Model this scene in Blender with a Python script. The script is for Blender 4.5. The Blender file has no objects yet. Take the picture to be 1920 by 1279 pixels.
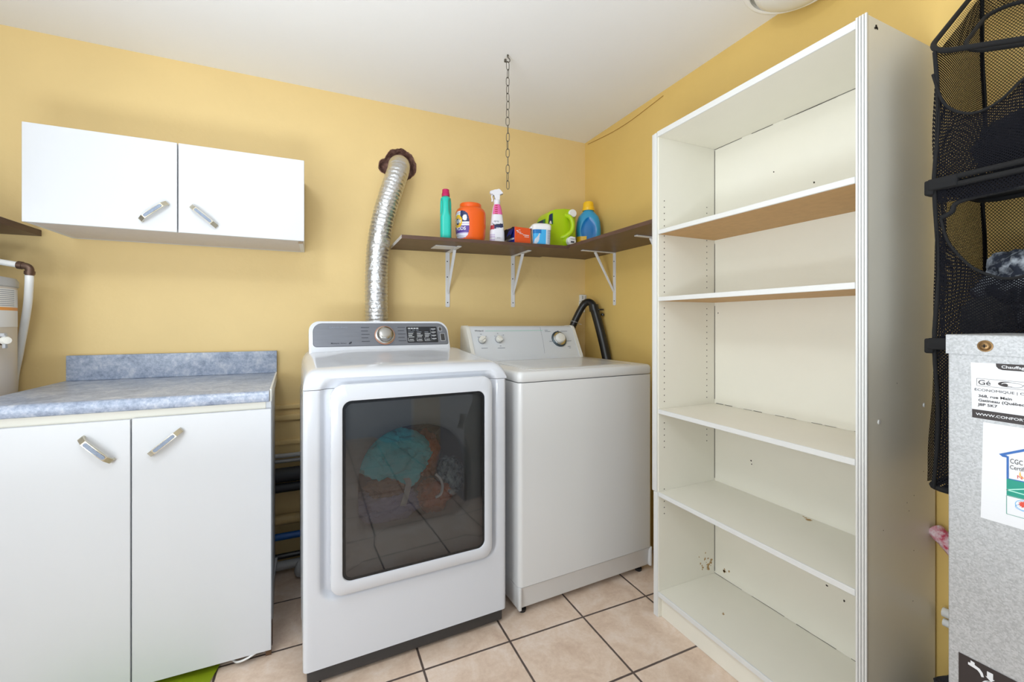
import bpy, bmesh, math, random
from mathutils import Vector, Matrix, noise
SC = bpy.context.scene
COL = SC.collection
PI = math.pi
rnd = random.Random(7)
BACK, RIGHT, LEFT, FRONT, CEIL = 2.30, 1.547, -1.45, -1.50, 2.287

# ---------------------------------------------------------------- camera, world, lights
cam = bpy.data.cameras.new('camera')
cam.sensor_width = 36.0
cam.lens = 808.0 / 1920 * 36
cam.shift_y = -34.5 / 1920
cam.clip_start = 0.02
cam_o = bpy.data.objects.new('camera', cam)
cam_o.location = (0, 0, 1.15)
cam_o.rotation_euler = (PI / 2, 0, math.radians(-24.3))
COL.objects.link(cam_o)
SC.camera = cam_o

world = bpy.data.worlds.new('world')
SC.world = world
world.use_nodes = True
world.node_tree.nodes['Background'].inputs[0].default_value = (0.75, 0.85, 1.0, 1)
world.node_tree.nodes['Background'].inputs[1].default_value = 0.4
SC.view_settings.view_transform = 'Standard'
SC.view_settings.look = 'None'
SC.view_settings.gamma = 1.0
SC.view_settings.use_curve_mapping = False
SC.view_settings.exposure = -0.15

def area(name, loc, rot, sx, sy, power, color=(1, 1, 1), shape='RECTANGLE'):
    l = bpy.data.lights.new(name, 'AREA')
    l.shape = shape
    l.size = sx
    l.size_y = sy
    l.energy = power
    l.color = color
    o = bpy.data.objects.new(name, l)
    o.location = loc
    o.rotation_euler = rot
    COL.objects.link(o)
    return o
# the ceiling lamp over the middle of the room, and unseen area fills added to brighten it
def ball(name, loc, r, power, color):
    l = bpy.data.lights.new(name, 'POINT')
    l.shadow_soft_size = r
    l.energy = power
    l.color = color
    o = bpy.data.objects.new(name, l)
    o.location = loc
    COL.objects.link(o)
    return o
ball('ceiling_lamp_light', (-0.38, 0.60, 2.10), 0.09, 15.5, (0.88, 0.95, 1.0))
area('rear_fill', (0.15, -1.40, 1.58), (PI / 2, 0, math.radians(4)), 1.7, 1.0, 8.0, (0.84, 0.93, 1.0))  # added soft fill from behind the camera, no known source there
area('left_side_fill', (-1.30, 0.15, 1.05), (PI / 2, 0, math.radians(-62)), 1.0, 1.3, 25.0, (0.84, 0.93, 1.0))  # added fill from the left; the left wall has no window
area('ceiling_bounce_fill', (-0.36, 0.30, 0.70), (PI, 0, 0), 0.7, 0.6, 31.0, (0.84, 0.93, 1.0))  # added unseen up-light that brightens the ceiling and bounces back

# ---------------------------------------------------------------- materials
def lin(r, g, b):
    f = lambda c: (c / 255 / 12.92) if c / 255 <= 0.04045 else ((c / 255 + 0.055) / 1.055) ** 2.4
    return (f(r), f(g), f(b), 1)

class NT:
    def __init__(s, m):
        s.t = m.node_tree
    def n(s, typ, **kw):
        nd = s.t.nodes.new(typ)
        for k, v in kw.items():
            setattr(nd, k, v)
        return nd
    def l(s, a, b):
        s.t.links.new(a, b)
    def math(s, op, a, b=None, c=None):
        nd = s.n('ShaderNodeMath', operation=op)
        for i, v in enumerate((a, b, c)):
            if v is None:
                continue
            if isinstance(v, (int, float)):
                nd.inputs[i].default_value = v
            else:
                s.l(v, nd.inputs[i])
        return nd.outputs[0]
    def ramp(s, fac, stops):
        r = s.n('ShaderNodeValToRGB')
        e = r.color_ramp.elements
        e[0].position, e[0].color = stops[0]
        e[1].position, e[1].color = stops[-1]
        for p, c in stops[1:-1]:
            x = e.new(p)
            x.color = c
        s.l(fac, r.inputs[0])
        return r.outputs[0]
    def noise(s, vec, scale, detail=4, rough=0.55, dist=0):
        nd = s.n('ShaderNodeTexNoise')
        nd.inputs['Scale'].default_value = scale
        nd.inputs['Detail'].default_value = detail
        nd.inputs['Roughness'].default_value = rough
        nd.inputs['Distortion'].default_value = dist
        if vec is not None:
            s.l(vec, nd.inputs['Vector'])
        return nd.outputs[0]
    def bump(s, h, strength, dist):
        b = s.n('ShaderNodeBump')
        b.inputs['Strength'].default_value = strength
        b.inputs['Distance'].default_value = dist
        s.l(h, b.inputs['Height'])
        s.l(b.outputs[0], s.t.nodes['Principled BSDF'].inputs['Normal'])

def mat(name, c, rough=0.5, metal=0.0, var=0.0, vscale=8, bump=0.0, bscale=60, bdist=0.002, c2=None, stretch=None, spec=None, coat=0.0, hard=.15):
    m = bpy.data.materials.new(name)
    m.use_nodes = True
    t = NT(m)
    p = m.node_tree.nodes['Principled BSDF']
    c = lin(*c)
    p.inputs['Base Color'].default_value = c
    p.inputs['Roughness'].default_value = rough
    p.inputs['Metallic'].default_value = metal
    if spec is not None:
        p.inputs['Specular IOR Level'].default_value = spec
    p.inputs['Coat Weight'].default_value = coat
    vec = None
    if var or bump or c2:
        tc = t.n('ShaderNodeTexCoord')
        vec = tc.outputs['Object']
        if stretch:
            mp = t.n('ShaderNodeMapping')
            mp.inputs['Scale'].default_value = stretch
            t.l(vec, mp.inputs[0])
            vec = mp.outputs[0]
    if c2:
        f = t.noise(vec, vscale, 6, 0.6)
        t.l(t.ramp(f, [(0.5 - hard, c), (0.5 + hard, lin(*c2))]), p.inputs['Base Color'])
    elif var:
        f = t.noise(vec, vscale, 5, 0.6)
        lo = tuple(x * (1 - var) for x in c[:3]) + (1,)
        hi = tuple(min(1, x * (1 + var)) for x in c[:3]) + (1,)
        t.l(t.ramp(f, [(0.3, lo), (0.7, hi)]), p.inputs['Base Color'])
    if bump:
        t.bump(t.noise(vec, bscale, 3, 0.5), bump, bdist)
    return m

M = {}
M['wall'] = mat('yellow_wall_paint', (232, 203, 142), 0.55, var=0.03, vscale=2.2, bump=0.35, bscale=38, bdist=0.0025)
M['wallshaded'] = mat('yellow_wall_paint_shaded', (224, 190, 112), 0.55, var=0.035, vscale=2.2, bump=0.3, bscale=38, bdist=0.0025)  # same yellow paint, with the right wall's shade put into the colour
M['ceil'] = mat('ceiling_paint', (243, 243, 244), 0.8, var=0.015, vscale=1.2, bump=0.15, bscale=55)
M['plain'] = mat('offwhite_wall_paint', (226, 222, 214), 0.8, var=0.02)
M['white'] = mat('white_melamine', (214, 216, 220), 0.38, var=0.008, vscale=5, bump=0.03, bscale=220, bdist=0.0006, stretch=(1, 1, 0.2))
M['doorback'] = mat('raw_board_edge', (150, 128, 100), 0.7)
M['underside'] = mat('offwhite_board', (214, 206, 200), 0.6, var=0.03, vscale=30)
M['cream'] = mat('cream_melamine', (236, 232, 219), 0.4, var=0.012, vscale=6)
M['creamedge'] = mat('white_edge_banding', (222, 222, 220), 0.35)
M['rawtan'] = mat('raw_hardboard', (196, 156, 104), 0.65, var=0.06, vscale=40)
M['chip'] = mat('bare_wood_chip', (176, 144, 98), 0.8, var=0.2, vscale=60)
M['dot'] = mat('dark_hole', (52, 44, 36), 0.9)
M['walnut'] = mat('dark_walnut_laminate', (92, 68, 56), 0.42, var=0.2, vscale=7, stretch=(1.5, 1.5, 14))
M['endgrain'] = mat('pale_raw_end', (196, 190, 186), 0.7)
M['bracket'] = mat('white_painted_steel', (228, 228, 230), 0.35)
M['enamel'] = mat('white_enamel', (217, 220, 227), 0.16, coat=0.3, spec=0.5)
M['enamelw'] = mat('washer_enamel', (222, 222, 222), 0.22, coat=0.2)
M['washpanel'] = mat('washer_console_plastic', (224, 228, 233), 0.3)
M['ivory'] = mat('ivory_plastic', (236, 234, 226), 0.35)
M['darkbase'] = mat('dark_plastic_base', (62, 60, 60), 0.5)
M['graypanel'] = mat('brushed_gray_panel', (120, 123, 131), 0.36, metal=0.5, var=0.05, vscale=30, stretch=(0.3, 1, 6))
M['display'] = mat('black_display', (30, 32, 38), 0.15)
M['chrome'] = mat('chrome', (205, 205, 205), 0.12, metal=1.0)
M['knobsteel'] = mat('satin_knob', (176, 174, 170), 0.22, metal=1.0)
M['ringorange'] = mat('orange_print', (200, 140, 110), 0.4)
M['printwhite'] = mat('white_print', (214, 216, 220), 0.5)
M['printgray'] = mat('gray_print', (132, 138, 150), 0.5)
M['printdark'] = mat('dark_print', (46, 50, 60), 0.5)
M['knobgray'] = mat('gray_knob', (164, 166, 170), 0.35)
M['knobdark'] = mat('dark_teal_dial_ring', (84, 96, 102), 0.25, metal=0.5)
M['drum'] = mat('drum_gray', (150, 150, 146), 0.45, metal=0.2)
M['rubber'] = mat('black_rubber', (30, 30, 32), 0.5)
M['gasket'] = mat('dark_glass_border', (26, 28, 31), 0.2)
M['galv'] = None
M['brass'] = mat('brass_screw', (128, 100, 66), 0.4, metal=0.8)
M['black'] = mat('black_plastic', (30, 30, 31), 0.32)
M['blackpipe'] = mat('black_foam_pipe', (40, 42, 46), 0.55)
M['duct'] = mat('crinkled_foil', (214, 215, 217), 0.36, metal=1.0, bump=0.8, bscale=55, bdist=0.006, stretch=(1, 1, 1.6))
M['hole'] = mat('rough_torn_plaster', (172, 130, 114), 0.9, c2=(100, 70, 60), vscale=35, bump=0.6, bscale=60, bdist=0.01)
M['chainm'] = mat('aged_steel', (104, 100, 92), 0.4, metal=0.7)
M['wire'] = mat('ochre_wire', (166, 120, 44), 0.6)
M['goldmetal'] = mat('antique_gold_metal', (204, 197, 178), 0.26, metal=0.9)
M['handleblue'] = mat('slate_blue_inlay', (136, 148, 168), 0.4, var=0.12, vscale=160)
M['pvc'] = mat('white_pex', (232, 232, 230), 0.35)
M['tank'] = mat('beige_tank_steel', (206, 198, 190), 0.4)
M['tankcap'] = mat('gray_tank_cap', (176, 178, 182), 0.4)
M['paper'] = mat('white_paper', (222, 223, 226), 0.5, bump=0.15, bscale=30, stretch=(1, 0.3, 3))
M['stripe'] = mat('orange_stripe', (224, 150, 72), 0.5)
M['copper'] = mat('copper_brown', (104, 82, 70), 0.4, metal=0.7)
M['bluepipe'] = mat('blue_pex', (30, 98, 176), 0.4)
M['graypipe'] = mat('gray_pipe', (176, 176, 176), 0.45)
M['beigepipe'] = mat('yellowed_pipe', (200, 172, 116), 0.5, var=0.1, vscale=30)
M['lime'] = mat('lime_sheet', (176, 196, 38), 0.5)
M['toe'] = mat('stained_toe_board', (96, 70, 48), 0.8, var=0.2, vscale=20)
M['lampwhite'] = mat('white_lamp_plastic', (244, 244, 244), 0.35)
M['lampgroove'] = mat('gray_lamp_groove', (168, 166, 156), 0.5)
M['bowl'] = mat('frosted_lamp_glass', (232, 232, 230), 0.25)

# bottle colours
for k, c, r in (('teal', (32, 196, 178), .3), ('magenta', (190, 24, 92), .35), ('tub', (240, 98, 24), .3), ('sprayw', (232, 232, 240), .3), ('pink', (228, 104, 168), .4), ('purple', (92, 62, 150), .4), ('navy', (34, 44, 92), .4), ('yellow', (246, 196, 30), .35), ('lblue', (60, 172, 232), .35), ('pblue', (196, 206, 220), .4), ('boxo', (230, 88, 38), .5), ('boxblue', (38, 48, 140), .5), ('boxdark', (44, 38, 40), .7), ('tubw', (240, 240, 242), .3), ('green', (178, 212, 24), .3), ('dgreen', (22, 120, 78), .4), ('sky', (50, 152, 200), .3), ('deepblue', (8, 116, 190), .22), ('blueprint', (42, 98, 170), .5), ('greenprint', (12, 142, 122), .5), ('mint', (170, 226, 208), .5), ('redprint', (212, 70, 48), .5), ('blackprint', (44, 36, 36), .5), ('crimson', (176, 52, 66), .5), ('gold', (236, 180, 80), .5), ('lav', (202, 190, 220), .4)):
    M[k] = mat(k + '_plastic' if 'print' not in k else k, c, r)

# textiles
def cloth(name, c, c2=None, vs=14, bs=220, hard=.15):
    return mat(name, c, 0.9, var=0.08, vscale=vs, c2=c2, hard=hard, bump=0.5, bscale=bs, bdist=0.003)
M['tealcloth'] = cloth('teal_terry', (62, 208, 216))
M['lavcloth'] = cloth('lavender_knit', (150, 146, 176), bs=120)
M['rustcloth'] = cloth('rust_cloth', (190, 92, 40))
M['whitecloth'] = cloth('white_tape', (226, 222, 216))
M['patcloth'] = cloth('patterned_cloth', (190, 196, 190), (70, 74, 70), 40)
M['browncloth'] = cloth('brown_cloth', (126, 88, 66))
M['darkcloth'] = cloth('black_cloth', (44, 44, 50), (28, 28, 33), 12)
M['camo'] = cloth('blue_gray_camouflage', (30, 36, 50), (158, 164, 172), 24, hard=.06)
M['camo2'] = cloth('olive_gray_cloth', (112, 110, 98), (78, 78, 74), 14)
M['band'] = mat('black_binding', (17, 17, 19), 0.9)
M['polka'] = cloth('dotted_fabric', (232, 222, 226), (196, 70, 96), 60)

def tile_floor():
    m = bpy.data.materials.new('beige_floor_tile')
    m.use_nodes = True
    t = NT(m)
    p = m.node_tree.nodes['Principled BSDF']
    tc = t.n('ShaderNodeTexCoord')
    sx = t.n('ShaderNodeSeparateXYZ')
    t.l(tc.outputs['Object'], sx.inputs[0])
    def dist(o, off, per):
        f = t.math('FRACT', t.math('DIVIDE', t.math('SUBTRACT', o, off), per))
        d = t.math('MINIMUM', f, t.math('SUBTRACT', 1.0, f))
        return t.math('MULTIPLY', d, per)
    d = t.math('MINIMUM', dist(sx.outputs[0], 0.633 - 6 * 0.3125, 0.3125), dist(sx.outputs[1], 1.42 - 20 * 0.2937, 0.2937))
    wob = t.noise(tc.outputs['Object'], 40, 2)
    d = t.math('ADD', d, t.math('MULTIPLY', t.math('SUBTRACT', wob, 0.5), 0.002))
    g = t.n('ShaderNodeMapRange', interpolation_type='SMOOTHSTEP')
    g.inputs['From Min'].default_value = 0.0026
    g.inputs['From Max'].default_value = 0.0048
    t.l(d, g.inputs['Value'])
    mot = t.noise(tc.outputs['Object'], 9, 6, 0.65, 0.6)
    fine = t.noise(tc.outputs['Object'], 70, 4, 0.7)
    f = t.math('ADD', t.math('MULTIPLY', mot, 0.7), t.math('MULTIPLY', fine, 0.3))
    tile = t.ramp(f, [(0.34, lin(210, 182, 160)), (0.5, lin(226, 202, 181)), (0.66, lin(238, 220, 206))])
    mix = t.n('ShaderNodeMix', data_type='RGBA')
    t.l(g.outputs[0], mix.inputs[0])
    mix.inputs[6].default_value = lin(88, 74, 68)
    t.l(tile, mix.inputs[7])
    t.l(mix.outputs[2], p.inputs['Base Color'])
    p.inputs['Roughness'].default_value = 0.42
    h = t.math('ADD', g.outputs[0], t.math('MULTIPLY', fine, 0.12))
    t.bump(h, 0.5, 0.003)
    return m
M['tile'] = tile_floor()

def galvanised():
    m = bpy.data.materials.new('galvanised_steel')
    m.use_nodes = True
    t = NT(m)
    p = m.node_tree.nodes['Principled BSDF']
    tc = t.n('ShaderNodeTexCoord')
    v = t.n('ShaderNodeTexVoronoi')
    v.inputs['Scale'].default_value = 420
    t.l(tc.outputs['Object'], v.inputs['Vector'])
    bw = t.n('ShaderNodeRGBToBW')
    t.l(v.outputs['Color'], bw.inputs[0])
    n2 = t.noise(tc.outputs['Object'], 300, 3, 0.7)
    f = t.math('ADD', t.math('MULTIPLY', bw.outputs[0], 0.5), t.math('MULTIPLY', n2, 0.5))
    t.l(t.ramp(f, [(0.3, lin(164, 165, 167)), (0.7, lin(190, 192, 194))]), p.inputs['Base Color'])
    p.inputs['Metallic'].default_value = 0.35
    p.inputs['Roughness'].default_value = 0.5
    return m
M['galv'] = galvanised()

def countertop_mat():
    m = bpy.data.materials.new('blue_mottled_laminate')
    m.use_nodes = True
    t = NT(m)
    p = m.node_tree.nodes['Principled BSDF']
    tc = t.n('ShaderNodeTexCoord')
    a = t.noise(tc.outputs['Object'], 16, 6, 0.75, 0.3)
    b = t.noise(tc.outputs['Object'], 90, 4, 0.7)
    f = t.math('ADD', t.math('MULTIPLY', a, 0.62), t.math('MULTIPLY', b, 0.38))
    t.l(t.ramp(f, [(0.36, lin(124, 136, 158)), (0.5, lin(164, 175, 196)), (0.64, lin(208, 212, 220))]), p.inputs['Base Color'])
    p.inputs['Roughness'].default_value = 0.32
    return m
M['counter'] = countertop_mat()

def glass_mat():
    m = bpy.data.materials.new('smoked_door_glass')
    m.use_nodes = True
    t = NT(m)
    m.node_tree.nodes.remove(m.node_tree.nodes['Principled BSDF'])
    out = m.node_tree.nodes['Material Output']
    tr = t.n('ShaderNodeBsdfTransparent')
    tr.inputs[0].default_value = (0.70, 0.72, 0.73, 1)
    gl = t.n('ShaderNodeBsdfGlossy')
    gl.inputs['Roughness'].default_value = 0.03
    gl.inputs['Color'].default_value = (0.9, 0.92, 1.0, 1)
    fr = t.n('ShaderNodeFresnel')
    fr.inputs[0].default_value = 1.88
    mx = t.n('ShaderNodeMixShader')
    t.l(fr.outputs[0], mx.inputs[0])
    t.l(tr.outputs[0], mx.inputs[1])
    t.l(gl.outputs[0], mx.inputs[2])
    t.l(mx.outputs[0], out.inputs[0])
    return m
M['glass'] = glass_mat()

def mesh_net(name, pitch, width, col):
    m = bpy.data.materials.new(name)
    m.use_nodes = True
    t = NT(m)
    m.node_tree.nodes.remove(m.node_tree.nodes['Principled BSDF'])
    out = m.node_tree.nodes['Material Output']
    uv = t.n('ShaderNodeUVMap')
    sp = t.n('ShaderNodeSeparateXYZ')
    t.l(uv.outputs[0], sp.inputs[0])
    def line(op):
        f = t.math('FRACT', t.math('DIVIDE', t.math(op, sp.outputs[0], t.math('MULTIPLY', sp.outputs[1], 0.8)), pitch))
        return t.math('LESS_THAN', t.math('MINIMUM', f, t.math('SUBTRACT', 1.0, f)), width)
    k = t.math('MAXIMUM', line('ADD'), line('SUBTRACT'))
    tr = t.n('ShaderNodeBsdfTransparent')
    df = t.n('ShaderNodeBsdfDiffuse')
    df.inputs[0].default_value = lin(*col)
    mx = t.n('ShaderNodeMixShader')
    t.l(k, mx.inputs[0])
    t.l(tr.outputs[0], mx.inputs[1])
    t.l(df.outputs[0], mx.inputs[2])
    t.l(mx.outputs[0], out.inputs[0])
    return m
M['net'] = mesh_net('black_netting', 0.0066, 0.115, (22, 22, 24))
M['netdense'] = mesh_net('doubled_black_netting', 0.0062, 0.28, (26, 26, 30))

# ---------------------------------------------------------------- mesh helpers
def obj(name, bm, mats, parent=None, angle=35, recalc=True):
    if recalc:
        bmesh.ops.recalc_face_normals(bm, faces=bm.faces[:])
    me = bpy.data.meshes.new(name)
    bm.to_mesh(me)
    bm.free()
    if not isinstance(mats, (list, tuple)):
        mats = [mats]
    for m in mats:
        me.materials.append(M[m])
    me.polygons.foreach_set('use_smooth', [True] * len(me.polygons))
    me.set_sharp_from_angle(angle=math.radians(angle))
    o = bpy.data.objects.new(name, me)
    COL.objects.link(o)
    if parent is not None:
        o.parent = parent
    return o

def tag(o, label, cat, group=None):
    o['label'] = label
    o['category'] = cat
    if group:
        o['group'] = group
    return o

def thing(name, label, cat, loc=(0, 0, 0), rot=0, group=None):
    o = bpy.data.objects.new(name, None)
    o.empty_display_size = 0.05
    o.location = loc
    o.rotation_euler = (0, 0, math.radians(rot)) if not isinstance(rot, tuple) else rot
    COL.objects.link(o)
    return tag(o, label, cat, group)

def struct(name, bm, m):
    o = obj(name, bm, m)
    o['kind'] = 'structure'
    return o

def NB():
    return bmesh.new()

def box(bm, x0, x1, y0, y1, z0, z1, bev=0.0, seg=2, mi=0, mat4=None):
    r = bmesh.ops.create_cube(bm, size=1)
    vs = r['verts']
    for v in vs:
        v.co = Vector((x0 + (v.co.x + .5) * (x1 - x0), y0 + (v.co.y + .5) * (y1 - y0), z0 + (v.co.z + .5) * (z1 - z0)))
    fs = set(f for v in vs for f in v.link_faces)
    if bev > 0:
        es = list(set(e for v in vs for e in v.link_edges))
        rb = bmesh.ops.bevel(bm, geom=es, offset=bev, offset_type='OFFSET', segments=seg, profile=0.5, affect='EDGES')
        fs = set(rb['faces']) | set(f for v in rb['verts'] for f in v.link_faces)
    vv = set(v for f in fs for v in f.verts)
    for f in fs:
        f.material_index = mi
    if mat4 is not None:
        for v in vv:
            v.co = mat4 @ v.co
    return fs

def frame_at(d):
    d = d.normalized()
    a = Vector((0, 0, 1)) if abs(d.z) < 0.9 else Vector((1, 0, 0))
    u = d.cross(a).normalized()
    return u, d.cross(u).normalized()

def tube(bm, pts, r, n=12, mi=0, closed=False, caps=True, rfun=None):
    pts = [Vector(p) for p in pts]
    N = len(pts)
    rings = []
    u = None
    for i, p in enumerate(pts):
        if closed:
            d = pts[(i + 1) % N] - pts[i - 1]
        else:
            d = pts[min(i + 1, N - 1)] - pts[max(i - 1, 0)]
        d.normalize()
        if u is None:
            u, w = frame_at(d)
        else:
            u = (u - d * u.dot(d))
            if u.length < 1e-6:
                u, w = frame_at(d)
            u.normalize()
            w = d.cross(u).normalized()
        rad = r[i] if isinstance(r, (list, tuple)) else r
        ring = []
        for k in range(n):
            a = 2 * PI * k / n
            rr = rad * (rfun(i, a) if rfun else 1)
            ring.append(bm.verts.new(p + (u * math.cos(a) + w * math.sin(a)) * rr))
        rings.append(ring)
    for i in range(N if closed else N - 1):
        A, B = rings[i], rings[(i + 1) % N]
        for k in range(n):
            f = bm.faces.new((A[k], A[(k + 1) % n], B[(k + 1) % n], B[k]))
            f.material_index = mi
    if caps and not closed:
        for R in (rings[0][::-1], rings[-1]):
            f = bm.faces.new(R)
            f.material_index = mi

def smooth_path(P, k=8):
    P = [Vector(p) for p in P]
    out = []
    for i in range(len(P) - 1):
        p0, p1, p2, p3 = P[max(i - 1, 0)], P[i], P[i + 1], P[min(i + 2, len(P) - 1)]
        for j in range(k):
            t = j / k
            out.append(0.5 * ((2 * p1) + (p2 - p0) * t + (2 * p0 - 5 * p1 + 4 * p2 - p3) * t * t + (3 * p1 - p0 - 3 * p2 + p3) * t ** 3))
    out.append(P[-1])
    return out

def lathe(bm, prof, n=32, mat4=None, mi=0, cap0=True, cap1=True):
    rings = []
    for r, z in prof:
        ring = []
        for k in range(n):
            a = 2 * PI * k / n
            v = Vector((r * math.cos(a), r * math.sin(a), z))
            ring.append(bm.verts.new(mat4 @ v if mat4 is not None else v))
        rings.append(ring)
    for A, B in zip(rings, rings[1:]):
        for k in range(n):
            f = bm.faces.new((A[k], A[(k + 1) % n], B[(k + 1) % n], B[k]))
            f.material_index = mi
    if cap0:
        bm.faces.new(rings[0][::-1]).material_index = mi
    if cap1:
        bm.faces.new(rings[-1]).material_index = mi

def loft(bm, secs, mi=0, cap0=True, cap1=True, mif=None):
    rings = [[bm.verts.new(p) for p in s] for s in secs]
    n = len(rings[0])
    for i, (A, B) in enumerate(zip(rings, rings[1:])):
        for k in range(n):
            f = bm.faces.new((A[k], A[(k + 1) % n], B[(k + 1) % n], B[k]))
            f.material_index = mif(i) if mif else mi
    if cap0:
        bm.faces.new(rings[0][::-1]).material_index = mi
    if cap1:
        bm.faces.new(rings[-1]).material_index = mif(len(rings) - 2) if mif else mi
    return rings

def grid(bm, fn, nu, nv, mi=0, mif=None, skip=None, uv=None):
    V = [[bm.verts.new(fn(i / nu, j / nv)) for j in range(nv + 1)] for i in range(nu + 1)]
    lay = bm.loops.layers.uv.verify() if uv else None
    for i in range(nu):
        for j in range(nv):
            if skip and skip((i + .5) / nu, (j + .5) / nv):
                continue
            f = bm.faces.new((V[i][j], V[i + 1][j], V[i + 1][j + 1], V[i][j + 1]))
            f.material_index = mif((i + .5) / nu, (j + .5) / nv) if mif else mi
            if lay:
                for lp, (a, b) in zip(f.loops, ((i, j), (i + 1, j), (i + 1, j + 1), (i, j + 1))):
                    lp[lay].uv = uv(a / nu, b / nv)
    return V

def rr2(x0, x1, z0, z1, r, n=6):
    """rounded rectangle outline, r = radius or (bl, br, tr, tl)"""
    if not isinstance(r, tuple):
        r = (r,) * 4
    out = []
    for (cx, cz, sx, sz, a0, rr) in ((x0, z0, 1, 1, PI, r[0]), (x1, z0, -1, 1, 1.5 * PI, r[1]), (x1, z1, -1, -1, 0, r[2]), (x0, z1, 1, -1, .5 * PI, r[3])):
        for k in range(n + 1):
            a = a0 + .5 * PI * k / n
            out.append((cx + sx * rr + rr * math.cos(a), cz + sz * rr + rr * math.sin(a)))
    return out

def poly(bm, pts, mi=0):
    f = bm.faces.new([bm.verts.new(p) for p in pts])
    f.material_index = mi
    return f

def prism(bm, pts2, fn0, fn1, mi=0):
    A = [bm.verts.new(fn0(*p)) for p in pts2]
    B = [bm.verts.new(fn1(*p)) for p in pts2]
    n = len(A)
    fs = [bm.faces.new(A[::-1]), bm.faces.new(B)]
    for k in range(n):
        fs.append(bm.faces.new((A[k], A[(k + 1) % n], B[(k + 1) % n], B[k])))
    for f in fs:
        f.material_index = mi
    return fs

def text(bm, s, size, m4, mi=0, align='LEFT', bold=0.0, squash=1.0):
    cu = bpy.data.curves.new('lettering', 'FONT')
    cu.body = s
    cu.size = size
    cu.align_x = align
    cu.offset = bold * size
    cu.resolution_u = 3
    o = bpy.data.objects.new('lettering', cu)
    me = o.to_mesh()
    base = len(bm.verts)
    vs = [bm.verts.new(m4 @ Vector((v.co.x * squash, v.co.y, 0))) for v in me.vertices]
    for p in me.polygons:
        try:
            f = bm.faces.new([vs[i] for i in p.vertices])
            f.material_index = mi
        except ValueError:
            pass
    o.to_mesh_clear()
    bpy.data.objects.remove(o)
    bpy.data.curves.remove(cu)

def plane_mat(origin, xdir, ydir):
    x = Vector(xdir).normalized()
    y = Vector(ydir).normalized()
    z = x.cross(y)
    m = Matrix((x, y, z)).transposed().to_4x4()
    m.translation = Vector(origin)
    return m

def sm(a, b, x):
    t = min(1, max(0, (x - a) / (b - a)))
    return t * t * (3 - 2 * t)

def crumple(name, mname, loc, scale, seed, parent=None, amp=0.35, freq=2.2, fold=0.12, rot=0.0, sub=5, zmin=None):
    bm = NB()
    bmesh.ops.create_icosphere(bm, subdivisions=sub, radius=1)
    R = Matrix.Rotation(rot, 3, 'Y')
    off = Vector((seed * 3.1, seed * 1.7, seed * 0.9))
    for v in bm.verts:
        d = v.co.normalized()
        r = 1 + amp * noise.noise(d * freq + off) + fold * (1 - 2 * abs(noise.noise(d * freq * 2.4 + off))) + fold * .5 * (1 - 2 * abs(noise.noise(d * freq * 5 + off)))
        p = R @ Vector((d.x * r * scale[0], d.y * r * scale[1], d.z * r * scale[2]))
        if zmin is not None:
            p.z = max(p.z, zmin + 0.004 * (noise.noise(d * 9) + 1))
        v.co = p + Vector(loc)
    return obj(name, bm, mname, parent, 60)

def wobj(name, bm, mats, parent, angle=35, recalc=True):
    """link a part whose shape was built in room coordinates"""
    root = parent
    mtx = Matrix.Identity(4)
    while root is not None:
        mtx = Matrix.Translation(root.location) @ root.rotation_euler.to_matrix().to_4x4() @ mtx
        root = root.parent
    bm.transform(mtx.inverted())
    return obj(name, bm, mats, parent, angle, recalc)

def settle(o):
    """put a one-mesh thing's origin at its base"""
    vs = [v.co for v in o.data.vertices]
    c = Vector(((min(v.x for v in vs) + max(v.x for v in vs)) / 2, (min(v.y for v in vs) + max(v.y for v in vs)) / 2, min(v.z for v in vs)))
    for v in o.data.vertices:
        v.co -= c
    o.location = c
    return o

# ---------------------------------------------------------------- room shell
T = 0.1
bm = NB(); box(bm, LEFT - T, RIGHT + T, FRONT - T, BACK + T, -T, 0); struct('floor', bm, 'tile')
bm = NB(); box(bm, LEFT - T, RIGHT + T, FRONT - T, BACK + T, CEIL, CEIL + T); struct('ceiling', bm, 'ceil')
bm = NB()
hx, hz, hr = 0.385, 1.975, 0.088                      # the torn hole the exhaust duct passes through
def hole_r(a):
    best = 0
    for (cx, cz, r) in ((.397, 1.978, .081), (.327, 1.957, .040)):
        ox, oz = hx - cx, hz - cz
        d = ox * math.cos(a) + oz * math.sin(a)
        q = d * d - (ox * ox + oz * oz - r * r)
        if q > 0:
            best = max(best, -d + math.sqrt(q))
    return best * (1 + 0.05 * noise.noise(Vector((math.cos(a) * 3, math.sin(a) * 3, 9.1))) + 0.03 * noise.noise(Vector((math.cos(a) * 9, math.sin(a) * 9, 2.1))))
NH = 64
ring = [(hx + hole_r(2 * PI * k / NH) * math.cos(2 * PI * k / NH), hz + hole_r(2 * PI * k / NH) * math.sin(2 * PI * k / NH)) for k in range(NH)]
sq = []
x0, x1, z0, z1 = LEFT - T, RIGHT + T, 0.0, CEIL
for k in range(NH):
    a = 2 * PI * k / NH
    dx, dz = math.cos(a), math.sin(a)
    t = min([(x1 - hx) / dx if dx > 1e-6 else 9e9, (x0 - hx) / dx if dx < -1e-6 else 9e9, (z1 - hz) / dz if dz > 1e-6 else 9e9, (z0 - hz) / dz if dz < -1e-6 else 9e9])
    sq.append((hx + dx * t, hz + dz * t))
A = [bm.verts.new((p[0], BACK, p[1])) for p in ring]
B = [bm.verts.new((p[0], BACK, p[1])) for p in sq]
A2 = [bm.verts.new((p[0] + rnd.uniform(-.006, .006), BACK + .05, p[1] + rnd.uniform(-.006, .006))) for p in ring]
corners = [(x1, z1), (x0, z1), (x0, z0), (x1, z0)]
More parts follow.
